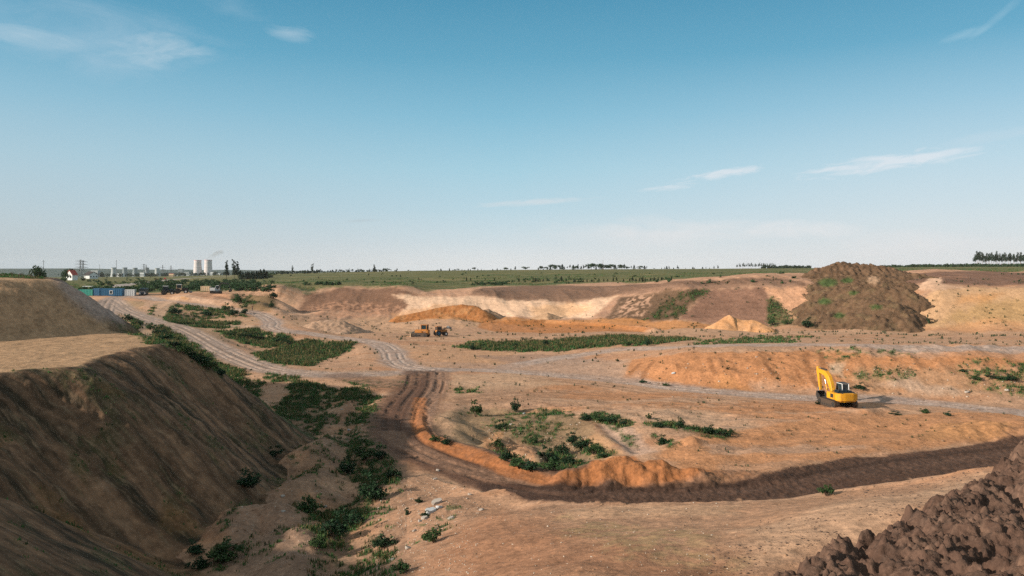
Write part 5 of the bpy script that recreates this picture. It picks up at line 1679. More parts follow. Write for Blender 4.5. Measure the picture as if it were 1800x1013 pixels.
small_digger((p.x, p.y + 1.5, p.z), R(-78), 'small white excavator with a dark boom beside the cream box trailer').scale = (1.15,) * 3


# ------------------------------------------------------------------ containers, truck and trailer at the yard
def container(name, label, cat, px0, px1, py, hpx, paint, rz=0.0, window=False, depth=2.4, ribs=14, group=None, roofcol=None, Y=284):
    p = at((px0 + px1) / 2, Y=Y)
    L = (px1 - px0) / F * p.y / max(math.cos(rz), .3)
    Hh = hpx / F * p.y
    t = thing(name, label, cat, (p.x, p.y + depth * .6, p.z - .05), rz, group)
    mb = MB()
    mb.box((0, 0, Hh / 2 + .08), (L, depth, Hh - .16))
    for k in range(ribs):
        x_ = -L / 2 + (k + .5) * L / ribs
        if window and abs(x_) < .75:
            continue
        mb.box((x_, -depth / 2 - .02, Hh / 2), (L / ribs * .45, .05, Hh * .82))
    part('wall', mb, MAT[paint], t)
    mb = MB()
    mb.box((0, 0, Hh + .04), (L + .12, depth + .12, .10), bevel=.02)
    for s in (-1, 1):
        mb.box((s * (L / 2 - .04), -depth / 2 - .03, Hh / 2), (.14, .10, Hh))
    part('frame', mb, MAT[roofcol or paint], t)
    if window:
        mb = MB()
        for a, b, c_, d_ in ((-.5, 0, .14, 1.25), (.5, 0, .14, 1.25), (0, .58, 1.1, .14), (0, -.58, 1.1, .14)):
            mb.box((a, -depth / 2 - .05, Hh * .52 + b), (c_, .08, d_))
        wn_ = part('window', mb, MAT['white'], t)
        mb = MB()
        mb.box((0, -depth / 2 - .02, Hh * .52), (.9, .06, 1.05))
        part('pane', mb, MAT['glass'], wn_)
    else:
        mb = MB()
        for s in (-.25, .25):
            mb.box((L / 2 + .02, s * depth * .9, Hh / 2), (.05, depth * .42, Hh * .85))
        part('door', mb, MAT[paint], t)
    return t


container('storage_container', 'teal green storage container, leftmost of the row by the track', 'container', 138, 162, 520.5, 11, 'teal', ribs=9)
container('storage_container', 'short ribbed blue container between the teal one and the blue cabin', 'container', 163.5, 175, 521, 13.0, 'blue', R(-6), ribs=6)
container('site_cabin', 'long blue site cabin with one white framed window', 'cabin', 176, 213, 521.5, 13.2, 'blue', R(2), window=True, ribs=11)
t_ = container('box_trailer', 'white box trailer standing between the blue cabin and the dark truck', 'trailer', 218.5, 234, 521, 11.5, 'white', R(10), ribs=5)
for x_ in (-1, 1):
    for y_ in (-.8, .8):
        wheel(t_, 1.05 * x_, y_, .32, .28, 'dark')
p = at(246, Y=284)
t_ = thing('truck', 'dark navy truck parked facing the track with pale headlights', 'truck', (p.x, p.y + 2.5, p.z), R(180 + 16))
mb = MB()
mb.box((0, 1.2, 1.55), (2.35, 1.8, 2.0), bevel=.12)
cb = part('cab', mb, MAT['navy'], t_)
mb = MB()
mb.box((0, 2.08, 1.95), (2.0, .06, .75), bevel=.02)
part('windscreen', mb, MAT['glass'], cb)
mb = MB()
mb.box((0, 2.11, 1.5), (2.1, .05, .10)).box((0, 2.12, .75), (2.2, .08, .22))
part('grille', mb, MAT['chrome'], cb)
for s in (-1, 1):
    mb = MB()
    mb.box((s * .85, 2.12, 1.05), (.42, .06, .28), bevel=.02)
    part('headlight', mb, MAT['white'], cb)
mb = MB()
mb.box((0, -1.9, 1.75), (2.45, 3.9, 1.9), bevel=.05).box((0, -.6, .75), (1.0, 5.6, .25))
part('cargo_body', mb, MAT['navy'], t_)
for s in (-1, 1):
    for y_ in (1.2, -1.6, -2.8):
        wheel(t_, s * 1.05, y_, .5, .34, 'steel')
container('box_trailer', 'cream box trailer on the sand bank beside the small white excavator', 'trailer', 352, 367, 516, 9, 'cream', R(4), ribs=5, Y=302)
tag(link('tarpaulin_roof', MB().box((0, 0, 0), (4.5, 2.4, .35), bevel=.1).mesh('tarpaulin_roof', MAT['white']), loc=at(156, 505, rmin=170) + Vector((0, 0, .3))), 'flat white tarpaulin bundle in the field behind the teal container', 'tarpaulin')

# ------------------------------------------------------------------ a walker on the track
p = at(443.5, 547.5, rmin=170)
verts = [((0, 0, .93), .125), ((0, .01, 1.15), .13), ((0, 0, 1.38), .15), ((0, 0, 1.50), .065), ((0, .02, 1.58), .07), ((0, .02, 1.66), .10), ((0, .02, 1.74), .07),
         ((-.10, 0, .88), .095), ((-.12, .06, .50), .065), ((-.12, -.02, .10), .045), ((-.12, .14, .04), .04), ((.10, 0, .88), .095), ((.12, -.05, .50), .065), ((.12, -.20, .12), .045), ((.12, -.08, .04), .04),
         ((-.20, 0, 1.42), .06), ((-.26, -.05, 1.15), .045), ((-.25, .05, .92), .035), ((-.24, .10, .80), .035), ((.20, 0, 1.42), .06), ((.26, .03, 1.15), .045), ((.25, .13, .93), .035), ((.24, .18, .82), .035)]
edges = [(0, 1), (1, 2), (2, 3), (3, 4), (4, 5), (5, 6), (0, 7), (7, 8), (8, 9), (9, 10), (0, 11), (11, 12), (12, 13), (13, 14), (2, 15), (15, 16), (16, 17), (17, 18), (2, 19), (19, 20), (20, 21), (21, 22)]


def skinned(name, vs, es, mat, parent=None, loc=(0, 0, 0), rz=0, root=0):
    me = bpy.data.meshes.new(name)
    me.from_pydata([v[0] for v in vs], es, [])
    o_ = link(name, me, parent, loc, (0, 0, rz))
    sm = o_.modifiers.new('skin', 'SKIN')
    for i, v in enumerate(vs):
        sv = me.skin_vertices[0].data[i]
        sv.radius = (v[1], v[1])
        sv.use_root = i == root
    sm.use_smooth_shade = True
    su = o_.modifiers.new('sub', 'SUBSURF')
    su.levels = su.render_levels = 1
    me.materials.append(mat)
    return o_


body = skinned('person', verts, edges, MAT['skin'], None, (p.x, p.y, p.z), R(-60))
tag(body, 'person in a dark red jacket standing on the pale track beside the dark bushes', 'person')
body.scale = (1.12,) * 3
jk = [((0, 0, .90), .15), ((0, .01, 1.15), .155), ((0, 0, 1.38), .175), ((0, 0, 1.47), .09), ((-.21, 0, 1.42), .08), ((-.265, -.05, 1.15), .062), ((-.255, .04, .95), .05), ((.21, 0, 1.42), .08), ((.265, .03, 1.15), .062), ((.255, .12, .96), .05)]
skinned('jacket', jk, [(0, 1), (1, 2), (2, 3), (2, 4), (4, 5), (5, 6), (2, 7), (7, 8), (8, 9)], MAT['cloth'], body)
tr = [((0, 0, .93), .14), ((-.10, 0, .86), .115), ((-.12, .06, .50), .082), ((-.12, -.015, .14), .065), ((.10, 0, .86), .115), ((.12, -.05, .50), .082), ((.12, -.19, .16), .065)]
skinned('trousers', tr, [(0, 1), (1, 2), (2, 3), (0, 4), (4, 5), (5, 6)], MAT['trousers'], body)
skinned('hair', [((0, -.02, 1.70), .10), ((0, .0, 1.76), .09)], [(0, 1)], MAT['hair'], body)

# ------------------------------------------------------------------ power station, pylons and houses in the distance
def cooling_tower(px, py0, py1, wpx, Y, paint, label, big=False, group=None):
    p = at(px, Y=Y)
    base = min(p.z, (HY - py1) / F * Y)
    H = (HY - py0) / F * Y - base
    rb = wpx / 2 / F * Y
    t = thing('cooling_tower', label, 'cooling tower', (p.x, Y, base), 0, group)
    if big:
        prof = [(rb * 1.06, 0), (rb * 1.02, H * .12), (rb * .97, H * .3), (rb * .91, H * .55), (rb * .86, H * .78), (rb * .85, H * .9), (rb * .87, H), (rb * .82, H), (rb * .80, H * .9), (rb * .82, H * .6), (rb * .9, H * .2)]
    else:
        prof = [(rb * 1.15, 0), (rb * 1.08, H * .15), (rb * .96, H * .35), (rb * .86, H * .6), (rb * .83, H * .75), (rb * .86, H * .9), (rb * .90, H), (rb * .84, H), (rb * .79, H * .85), (rb * .80, H * .6)]
    part('shell', MB().lathe(prof, 40), MAT[paint], t, True)
    mb = MB()
    k = .87 if big else .90
    mb.lathe([(rb * (k + .015), H * .965), (rb * (k + .03), H * .97), (rb * (k + .03), H * 1.004), (rb * (k - .03), H * 1.004)], 40)
    part('rim', mb, MAT['pinkband'] if big else MAT['conc_dark'], t)
    if big:
        for f_ in (.30, .55, .78):
            r_ = np.interp(f_, [0, .12, .3, .55, .78, .9], [1.06, 1.02, .97, .91, .86, .85]) * rb
            part('ring', MB().lathe([(r_ * .99, H * f_), (r_ * 1.012, H * f_), (r_ * 1.012, H * (f_ + .012)), (r_ * .99, H * (f_ + .012))], 40), MAT['concrete'], t)
    return t


cooling_tower(347.5, 457.5, 483, 14.5, 2400, 'tower', 'pale cooling tower without smoke, left of the tall pair', True)
cooling_tower(366, 457, 484, 14.5, 2400, 'tower', 'pale cooling tower with smoke at its top, right of the tall pair', True)
for px_, t0, b0, w_, Y_, lab in [(200, 470.5, 487, 9.5, 2200, 'short grey cooling tower at the left end of its row, behind the mast'), (219.5, 470.5, 486, 9, 2300, 'short grey cooling tower right of the mast, second in its row'), (237.5, 471, 486, 9, 2300, 'short grey cooling tower third in its row, left of the lattice pylon'),
                                 (258.5, 471, 485, 8, 2500, 'short grey cooling tower partly behind the lattice pylon and trees'), (276.5, 471.5, 488, 9.2, 2200, 'short grey cooling tower standing apart at the right end of its row')]:
    cooling_tower(px_, t0, b0, w_, Y_, 'conc_dark' if Y_ > 2250 else 'concrete', lab)

# smoke drifting right off the tower
sm_m = bpy.data.materials.new('smoke')
sm_m.use_nodes = True
st_ = sm_m.node_tree
st_.nodes.remove(st_.nodes['Principled BSDF'])
sn = NT(st_)
vol = sn.n('ShaderNodeVolumePrincipled')
vol.inputs['Color'].default_value = (.55, .56, .58, 1)
tcs = sn.n('ShaderNodeTexCoord')
nzs = sn.n('ShaderNodeTexNoise', inp={'Scale': .05, 'Detail': 4.0})
sn.l(tcs.outputs['Object'], nzs.inputs['Vector'])
sn.l(sn.math('MULTIPLY', sn.math('SUBTRACT', nzs.outputs['Fac'], .36, True), .22), vol.inputs['Density'])
sn.l(vol.outputs[0], st_.nodes['Material Output'].inputs['Volume'])
mb = MB()
tw = at(368, Y=2400)
for k in range(9):
    f_ = k / 8
    c_ = Vector(((366 + 20 * f_ - CX) / F * 2400, 2400 + 6 * f_, (HY - (456 - 13 * f_ ** .8)) / F * 2400))
    bmesh.ops.create_icosphere(mb.bm, subdivisions=2, radius=5 + 5.5 * f_ ** .7 * (1 - .35 * f_), matrix=Matrix.Translation(c_ - Vector((tw.x, 2400, 0))) @ Matrix.Diagonal((1.25, 1, .8, 1)))
stuff('smoke', mb.mesh('smoke', sm_m), (tw.x, 2400, 0))


def building(name, label, cat, px0, px1, py0, py1, Y, wall, roof='roofdark', gable=False, depth=None, windows=4, rz=0.0):
    p = at((px0 + px1) / 2, Y=Y)
    L = (px1 - px0) / F * Y
    base = min(p.z, (HY - py1) / F * Y)
    H = (HY - py0) / F * Y - base
    D = depth or L * .7
    t = thing(name, label, cat, (p.x, Y, base), rz)
    hw = H * (.55 if gable else .92)
    mb = MB()
    mb.box((0, 0, hw / 2), (L, D, hw))
    if gable:
        mb.prism([(-L / 2, hw), (L / 2, hw), (0, H * .97)], -D / 2, D / 2, 'y')
    part('wall', mb, MAT[wall], t)
    mb = MB()
    if gable:
        th = H * .05
        mb.prism([(-L * .56, hw * .94), (0, H), (0, H + th), (-L * .60, hw * .94)], -D * .56, D * .56, 'y')
        mb.prism([(L * .56, hw * .94), (0, H), (0, H + th), (L * .60, hw * .94)], -D * .56, D * .56, 'y')
    else:
        mb.box((0, 0, H * .96), (L * 1.03, D * 1.03, H * .08))
    part('roof', mb, MAT[roof], t)
    for k in range(windows):
        mb = MB()
        x_ = -L / 2 + (k + .5) * L / windows
        mb.box((x_, -D / 2 - .03, hw * .55), (L / windows * .45, .1, hw * .35))
        part('window', mb, MAT['glass'], t)
    return t


building('house', 'white house with a red tiled gable roof among dark trees', 'house', 119, 134, 475.5, 491, 700, 'white', 'red', True, windows=2, rz=R(-24))
building('house', 'low house with a dark roof and white walls beside the lattice pylon', 'house', 151, 169, 478, 489, 900, 'white', 'roofdark', True, windows=3, rz=R(70))
building('warehouse', 'pale warehouse roof behind the dark roofed house', 'warehouse', 162, 174, 476, 483, 1500, 'concrete', 'white')
building('warehouse', 'long low white shed under the two left cooling towers', 'warehouse', 206, 216, 481, 487, 1700, 'white', 'white')
building('pump_house', 'small white domed building at the foot of the lattice pylon', 'building', 247, 254, 479, 488, 1500, 'white', 'concrete')
building('workshop', 'orange and white box building beside the asphalt road', 'building', 298, 306, 481, 490, 1000, 'cream', 'redp')
for a in [('turbine_hall', 'grey hall with a stepped roof left of the tall cooling towers', 'building', 318, 334, 478, 486, 2300, 'concrete', 'conc_dark'),
          ('warehouse', 'long blue grey shed in front of the tall cooling towers', 'warehouse', 306, 345, 482, 487, 2000, 'concrete', 'steel'),
          ('warehouse', 'white hall at the foot of the smoking tower', 'warehouse', 371, 381, 478.5, 486, 2200, 'white', 'white'),
          ('warehouse', 'low pale hall at the right end of the power station', 'warehouse', 378, 391, 480.5, 487, 2100, 'white', 'concrete'),
          ('warehouse', 'blue walled shed left of the left tall tower', 'warehouse', 336, 346, 480, 486, 2100, 'steel', 'concrete'),
          ('boiler_house', 'hazy tall boiler house behind the power station sheds', 'building', 314, 322, 473, 486, 2450, 'conc_dark', 'conc_dark'),
          ('warehouse', 'tiny white shed on the plain left of the lone pine', 'warehouse', 490, 497, 481, 484, 1700, 'white', 'white'),
          ('warehouse', 'tiny pale shed on the plain right of the leaning pine', 'warehouse', 567, 574, 479.5, 483, 1700, 'white', 'white'),
          ('warehouse', 'tiny white shed at the foot of the lone pine on the plain', 'warehouse', 512, 517, 479.5, 482.5, 1700, 'white', 'white')]:
    building(*a)


def strut(mb, a, b, r=.09):
    mb.cyl(a, b, r, seg=4)


def pylon(px, py0, py1, Y, label, wide=.30, arms=3, rz=0.0, r=.11):
    p = at(px, Y=Y)
    base = min(p.z, (HY - py1) / F * Y)
    H = (HY - py0) / F * Y - base
    t = thing('lattice_pylon', label, 'pylon', (p.x, Y, base), rz)
    mb = MB()
    W = H * wide * .42
    lv = [0, .18, .34, .48, .6, .7, .8, .9, 1.0]
    hw = [W * (1 - .78 * min(f_ / .6, 1)) for f_ in lv]
    for i in range(len(lv) - 1):
        for sx, sy in ((1, 1), (1, -1), (-1, 1), (-1, -1)):
            strut(mb, (sx * hw[i], sy * hw[i], lv[i] * H), (sx * hw[i + 1], sy * hw[i + 1], lv[i + 1] * H), r)
        for s in (1, -1):
            strut(mb, (hw[i], s * hw[i], lv[i] * H), (-hw[i + 1], s * hw[i + 1], lv[i + 1] * H), r * .6)
            strut(mb, (-hw[i], s * hw[i], lv[i] * H), (hw[i + 1], s * hw[i + 1], lv[i + 1] * H), r * .6)
            strut(mb, (s * hw[i], hw[i], lv[i] * H), (s * hw[i + 1], -hw[i + 1], lv[i + 1] * H), r * .6)
    part('mast', mb, MAT['steel'], t)
    for k in range(arms):
        mb = MB()
        z_ = H * (.62 + .15 * k)
        a_ = H * (.26 - .02 * k)
        for s in (1, -1):
            strut(mb, (0, 0, z_ + H * .03), (s * a_, 0, z_), r * .8)
            strut(mb, (0, 0, z_), (s * a_, 0, z_), r * .8)
            strut(mb, (s * a_, 0, z_), (s * a_, 0, z_ - H * .035), r * .6)
        part('crossarm', mb, MAT['steel'], t)
    return t


pylon(141.5, 456.5, 487, 800, 'tallest lattice pylon standing behind the red roofed house', .26, 3, R(12))
pylon(146, 458, 487, 840, 'lattice pylon close behind the right side of the tallest pylon', .26, 3, R(12))
pylon(253, 464, 487, 1500, 'thin lattice pylon in front of the half hidden cooling tower', .22, 3, 0, .14)
pylon(257, 466, 487, 1700, 'fainter lattice pylon just right of the thin pylon', .22, 2, 0, .14)
pylon(286, 466, 487, 1600, 'reddish distant pylon between the last short tower and the sheds', .2, 2, 0, .14)
pylon(300.5, 467, 487, 1700, 'distant pylon left of the grey stepped hall', .3, 2, 0, .14)
for px_, t0, b0, Y_, lab, r_ in [(76.5, 457, 478, 420, 'bare wooden pole rising behind the grassy hilltop', .16), (204.5, 457, 488, 1100, 'tall thin mast in front of the leftmost short cooling tower', .4), (175, 465, 488, 1100, 'thin pole on the plain between pylon and cooling towers', .25), (214, 474, 488, 1100, 'short pale post right of the tall thin mast', .25)]:
    p = at(px_, Y=Y_)
    b_ = min(p.z, (HY - b0) / F * Y_)
    H = (HY - t0) / F * Y_ - b_
    t = thing('utility_pole', lab, 'pole', (p.x, Y_, b_))
    part('pole', MB().cyl((0, 0, 0), (0, 0, H), r_, r_ * .6, 8), MAT['steel'], t)
    part('crossarm', MB().box((0, 0, H * .93), (H * .10, r_ * .8, r_ * .8)), MAT['steel'], t)
for i, (px_, py_, Y_, pt, lab) in enumerate([(275, 494.5, 580, 'redp', 'small red car on the far asphalt road, nearer of the two'), (290, 492.3, 660, 'redp', 'small dull red car ahead of the other on the far road')]):
    p = at(px_, Y=Y_)
    t = thing('car', lab, 'car', p, R(-70 + 90))
    mb = MB()
    mb.prism([(-2.1, .35), (-2.1, .9), (-1.2, 1.0), (-.7, 1.45), (.7, 1.45), (1.2, 1.0), (2.1, .85), (2.1, .35)], -.85, .85)
    b_ = part('body', mb, MAT[pt], t)
    part('window', MB().prism([(-1.1, 1.0), (-.65, 1.4), (.65, 1.4), (1.1, 1.0)], -.87, .87), MAT['glass'], b_)
    for s in (-1, 1):
        for y_ in (-1.3, 1.3):
            wheel(t, s * .78, y_, .33, .2, 'steel')


# ------------------------------------------------------------------ trees and shrubs
def leaf_mesh(name, centers, normals, sizes, mat, aspect=1.6, r_=rng):
    n = len(centers)
    c = np.asarray(centers, float)
    d = r_.normal(size=(n, 3))
    nn = np.asarray(normals, float) + 0.8 * r_.normal(size=(n, 3))
    nn /= np.linalg.norm(nn, axis=1)[:, None] + 1e-9
    u = np.cross(nn, d)
    u /= np.linalg.norm(u, axis=1)[:, None] + 1e-9
    v = np.cross(nn, u)
    s = np.asarray(sizes, float)[:, None]
    a, b = u * s * aspect * .5, v * s * .5
    V = np.stack([c - a, c - b * .9 + a * .1, c + a, c + b * .9 + a * .1], 1).reshape(-1, 3)
    return mesh_from(name, V, np.arange(n * 4).reshape(-1, 4), mat, smooth=False)


def tri_trunk(h, r, mat, name='trunk', lean=0.0, branches=()):
    mb = MB()
    n = 5
    pts = [Vector((lean * (i / n) ** 2 * h, 0.02 * h * math.sin(i * 1.7), h * i / n)) for i in range(n + 1)]
    for i in range(n):
        mb.cyl(pts[i] - Vector((0, 0, .02 * h)), pts[i + 1], r * (1 - .8 * i / n), r * (1 - .8 * (i + 1) / n), 7)
    for z_, a_, L_, up in branches:
        b0 = Vector((lean * (z_ / h) ** 2 * h, 0, z_))
        mb.cyl(b0, b0 + Vector((math.cos(a_) * L_, math.sin(a_) * L_, up)), r * .3, r * .08, 5)
    return mb.mesh(name, mat)


def crown_conifer(h, r, n, rr, z0=0.05, power=1.0, leaf=.05):
    z = rr.uniform(0, 1, n) ** .8
    tier = np.floor(z * 11) / 11
    z = tier + (z - tier) * .75
    a = rr.uniform(0, 2 * np.pi, n)
    lob = 1 + .28 * np.sin(a * 3 + tier * 17) + .2 * np.sin(a * 5 + tier * 31)
    rad = r * (1 - z) ** power * np.sqrt(rr.uniform(.05, 1, n)) * lob * (1 - .35 * (z - tier) * 11)
    c = np.stack([rad * np.cos(a), rad * np.sin(a), h * (z0 + (1 - z0) * z) - rad * .25], -1)
    nr = np.stack([np.cos(a) * .4, np.sin(a) * .4, np.ones(n)], -1)
    return c, nr, h * leaf * rr.uniform(.6, 1.3, n)


def crown_clumps(clumps, n, rr, leaf):
    cs, ns, ss = [], [], []
    w_ = np.array([c_[3] ** 2 for c_ in clumps])
    for (x_, y_, z_, r_, sq), k in zip(clumps, (n * w_ / w_.sum()).astype(int)):
        d = rr.normal(size=(k, 3))
        d /= np.linalg.norm(d, axis=1)[:, None]
        q_ = d * (rr.uniform(.25, 1, k) ** .45)[:, None] * r_ * np.array([1, 1, sq]) * (1 + .18 * rr.normal(size=(k, 1)))
        cs.append(q_ + np.array([x_, y_, z_]))
        ns.append(d + np.array([0, 0, .5]))
        ss.append(leaf * rr.uniform(.6, 1.35, k))
    return np.concatenate(cs), np.concatenate(ns), np.concatenate(ss)


TREE = {}
for v in range(3):
    rr = np.random.default_rng(40 + v)
    # tall pine: bare trunk, ragged crown in the top 40 %
    cl = [(rr.normal() * .05 * (1.2 - i / 9), rr.normal() * .05, .54 + .44 * i / 9, .10 * (1.25 - .6 * i / 9) * rr.uniform(.7, 1.2), .85) for i in range(10)]
    TREE['pine', v] = (tri_trunk(.97, .014, MAT['pinebark'], branches=[(.5 + .05 * k, k * 2.1, .09, .02) for k in range(6)]), leaf_mesh('crown', *crown_clumps(cl, 330, rr, .042), MAT['pine']))
    # lanky lone pine with layered branches all the way
    cl = [(rr.normal() * .035, rr.normal() * .035, .28 + .70 * i / 13, .105 * (1.15 - .75 * i / 13) * rr.uniform(.6, 1.15), .6) for i in range(14)]
    TREE['lone', v] = (tri_trunk(.97, .013, MAT['bark'], lean=.03 * (v - 1), branches=[(.35 + .055 * k, k * 2.4, .11, .01) for k in range(10)]), leaf_mesh('crown', *crown_clumps(cl, 420, rr, .05), MAT['pine']))
    TREE['spruce', v] = (tri_trunk(.5, .02, MAT['bark']), leaf_mesh('crown', *crown_conifer(1.0, .24 + .05 * v, 420, rr, .04, .9, .075), MAT['spruce']))
    cl = [(rr.normal() * .16, rr.normal() * .16, .42 + .38 * rr.uniform(), .20 * rr.uniform(.6, 1.15), .85) for i in range(9)]
    TREE['broad', v] = (tri_trunk(.55, .025, MAT['bark'], branches=[(.3, 0, .2, .2), (.35, 2.2, .2, .2), (.38, 4.2, .18, .22)]), leaf_mesh('crown', *crown_clumps(cl, 480, rr, .065), MAT['broad']))
# dead bare tree
mb = MB()
mb.cyl((0, 0, 0), (0, 0, 1), .012, .004, 6)
for k in range(14):
    z_ = .35 + .045 * k
    a_ = k * 2.4
    mb.cyl((0, 0, z_), (math.cos(a_) * .12 * (1.3 - z_), math.sin(a_) * .12 * (1.3 - z_), z_ + .09), .005, .002, 4)
DEAD = mb.mesh('trunk', MAT['pinebark'])
_tc = [0]


def tree(kind, px, top, Y, label, group=None, wide=1.0, base=None):
    p = at(px, Y=Y)
    z0 = p.z if base is None else min(p.z, (HY - base) / F * Y)
    if group and Y >= 780 and kind != 'pine':
        top, wide = 473.5 - (473.5 - top) * 1.3, wide * 1.4
    h = (HY - top) / F * Y - z0
    if h < .6:
        h = .8
    v = _tc[0] % 3
    _tc[0] += 1
    nm = {'pine': 'pine_tree', 'lone': 'pine_tree', 'spruce': 'spruce_tree', 'broad': 'broadleaf_tree', 'dead': 'dead_tree'}[kind]
    t = thing(nm, label, 'tree', (p.x, p.y, z0 - .02 * h), random.uniform(0, 6.28), group, scale=(h * wide, h * wide, h))
    if kind == 'dead':
        link('trunk', DEAD, t)
    else:
        a, b = TREE[kind, v]
        link('trunk', a, t)
        link('crown', b, t)
    return t


# lone trees with labels of their own
for k, px_, top, Y_, lab, wd in [
    ('lone', 398.5, 457.5, 600, 'tall thin pine standing a little left of the close pair of pines', 1.0), ('lone', 412, 455.5, 600, 'tallest pine of the close pair right of the cooling towers', 1.1), ('lone', 418, 459, 610, 'shorter leaning pine of the close pair right of the cooling towers', 1.1),
    ('lone', 514, 467, 1000, 'small lone pine on the plain left of the leaning crowned pine', 1.3), ('lone', 549, 463, 900, 'lopsided pine rising alone above low spruces', 1.2), ('lone', 658, 464.5, 800, 'round topped lone pine on the open field', 1.5), ('lone', 649.5, 472, 800, 'stunted thin pine just left of the round topped pine', 1.0),
    ('spruce', 648, 480, 620, 'small dark spruce in the field below the round topped pine', 1.2), ('spruce', 671, 481, 620, 'small dark spruce in the field right of the round topped pine', 1.1), ('spruce', 589.5, 476, 900, 'tiny lone spruce on the field edge between two pines', 1.4),
    ('broad', 833, 469.5, 900, 'dense dark green tree, biggest on the middle of the skyline', 1.5), ('broad', 924, 467.5, 900, 'wide olive broadleaf tree on the skyline left of the wood', 2.4), ('lone', 906, 468, 900, 'flat topped small pine on the skyline beside the wide olive tree', 2.0),
    ('dead', 1060, 456.5, 860, 'bare dead tree sticking up above the skyline wood', 1.2), ('broad', 1150, 471, 860, 'low domed tree on the skyline right of the wood', 2.4),
    ('broad', 64, 462.5, 300, 'dark tree left of the pole behind the grassy hilltop', .5), ('broad', 71, 465.5, 300, 'lower dark tree next to the pole behind the grassy hilltop', .5),
    ('broad', 116, 472, 640, 'dark bushy tree left of the red roofed house', 1.1), ('broad', 122, 470.5, 760, 'dark tree behind the red roofed house', 1.1), ('spruce', 127, 472.5, 760, 'pointed dark tree over the ridge of the red roof', 1.3), ('broad', 180, 476, 1500, 'dark narrow tree just left of the first short cooling tower', .8)]:
    tree(k, px_, top, Y_, lab, wide=wd)
for i in range(13):
    px_ = 424 + i * 3.7 + random.uniform(-1, 1)
    tree('spruce', px_, 478 - 3 * random.random() - (4 if i in (9, 11) else 0), 560, 'young spruce in the dense dark clump right of the tall pines', 'young spruces in the clump by the tall pines', 1.3)
for px_, top in [(541, 474), (545, 475.5), (553, 475), (556.5, 474), (535, 476)]:
    tree('spruce', px_, top, 900, 'small spruce around the foot of the lopsided pine', 'spruces round the lopsided pine', 1.4)
random.seed(21)
for px_, top in [(697, 475), (701, 477), (706, 477), (712, 477.5), (718, 475), (722, 476), (730, 476.5), (733, 477), (741, 477), (747, 475.5), (750, 476), (762, 476), (769, 475), (775, 473.5), (782, 476), (790, 473), (796, 475), (800, 474), (805, 473.5), (812, 474), (817, 475), (823, 473.5), (827, 474), (840, 473.5), (846, 474), (851, 475), (866, 474), (874, 473), (880, 474.5), (890, 471), (898, 473)]:
    tree(random.choice(['spruce', 'spruce', 'lone', 'broad']), px_, top - 1, 900, 'small tree in the thin row along the middle of the field skyline', 'thin tree row on the middle skyline', random.uniform(1.1, 1.7))
for i in range(44):
    px_ = 945 + i * 4.45 + random.uniform(-1.8, 1.8)
    top = random.uniform(464.5, 470) if 970 < px_ < 1110 else random.uniform(467.5, 472)
    tree(random.choice(['spruce', 'broad', 'pine', 'lone']), px_, top, random.uniform(780, 900), 'dark tree of the low wood on the skyline around the bare dead tree', 'trees of the low skyline wood', random.uniform(1.1, 1.7))
for px_, top in [(1163, 472), (1168, 471.5), (1172, 470), (1176, 470), (1184, 472), (1191, 469), (1193, 471), (1205, 472), (1218, 471), (1221, 472), (1235, 471), (1241, 471), (1255, 470), (1262, 469), (1247, 472)]:
    tree(random.choice(['lone', 'lone', 'spruce']), px_, top - 1, 860, 'sparse little tree on the open skyline between the wood and the pines', 'sparse trees on the open skyline', random.uniform(1.0, 1.5))
for i in range(26):
    px_ = 1294 + i * 2.75 + random.uniform(-.8, .8)
    tree('pine', px_, random.uniform(461.5, 465) + (1.0 if i % 4 == 0 else 0), random.uniform(1050, 1150), 'slender pine in the dark row left of the big brown heap', 'pines in the row left of the big heap', random.uniform(.8, 1.1))
random.seed(5)
for i in range(40):
    px_ = 1714 + i * 2.9 + random.uniform(-1, 1)
    top = random.uniform(441, 449) + (2 if 1722 < px_ < 1740 else 0)
    tree('pine', px_, top, random.uniform(860, 960), 'tall bare stemmed pine in the stand at the right edge', 'tall pines at the right edge', random.uniform(.8, 1.15))
# young spruces on the field
random.seed(9)
for px_, by, hh in [(820, 494, 7), (827, 494, 6), (853, 493, 4), (869, 494, 5), (912, 495.5, 7), (941, 496, 8), (944, 495, 6), (955, 495, 5), (962, 494.5, 5), (987, 494.5, 9), (995, 495, 6), (1009, 497, 8), (1012, 496, 6), (1025, 496, 5), (1032, 496, 5), (1040, 496, 5), (1053, 495, 6), (1061, 495, 5), (1068, 495, 5), (1078, 495, 7), (1084, 494, 7), (1096, 495, 5), (1107, 495, 6), (1112, 494, 7), (1118, 495, 6), (1124, 495, 7), (1130, 496, 10), (1134, 495, 7), (1143, 494, 6), (1150, 494, 7), (1157, 493, 6), (1163, 493, 6), (1180, 491, 6), (736, 492, 4), (560, 490, 4), (704, 487, 4)]:
    p = at(px_, by)
    tree('spruce', px_, by - hh, p.y, 'young spruce dotted over the green field above the quarry wall', 'young spruces on the field', random.uniform(1.1, 1.6), base=by)

# ---- shrubs
SHR = []
for v in range(6):
    rr = np.random.default_rng(70 + v)
    n_ = [7, 9, 6, 11, 8, 10][v]
    cl = [(rr.normal() * .22, rr.normal() * .22, abs(rr.normal()) * .22 + .22, rr.uniform(.13, .26), .85) for _ in range(n_)]
    cl += [(rr.uniform(-.25, .25), rr.uniform(-.25, .25), rr.uniform(.7, .92), .10, 1.3) for _ in range(3)]
    mb = MB()
    for k in range(6):
        a_ = k * 1.05 + v
        mb.cyl((0, 0, -.05), (math.cos(a_) * .25, math.sin(a_) * .25, .5), .02, .006, 5)
    SHR.append((mb.mesh('stem', MAT['bark']), leaf_mesh('foliage', *crown_clumps(cl, 620, rr, .075), MAT['bush' if v % 3 else 'bushl'])))
_sc = [0]


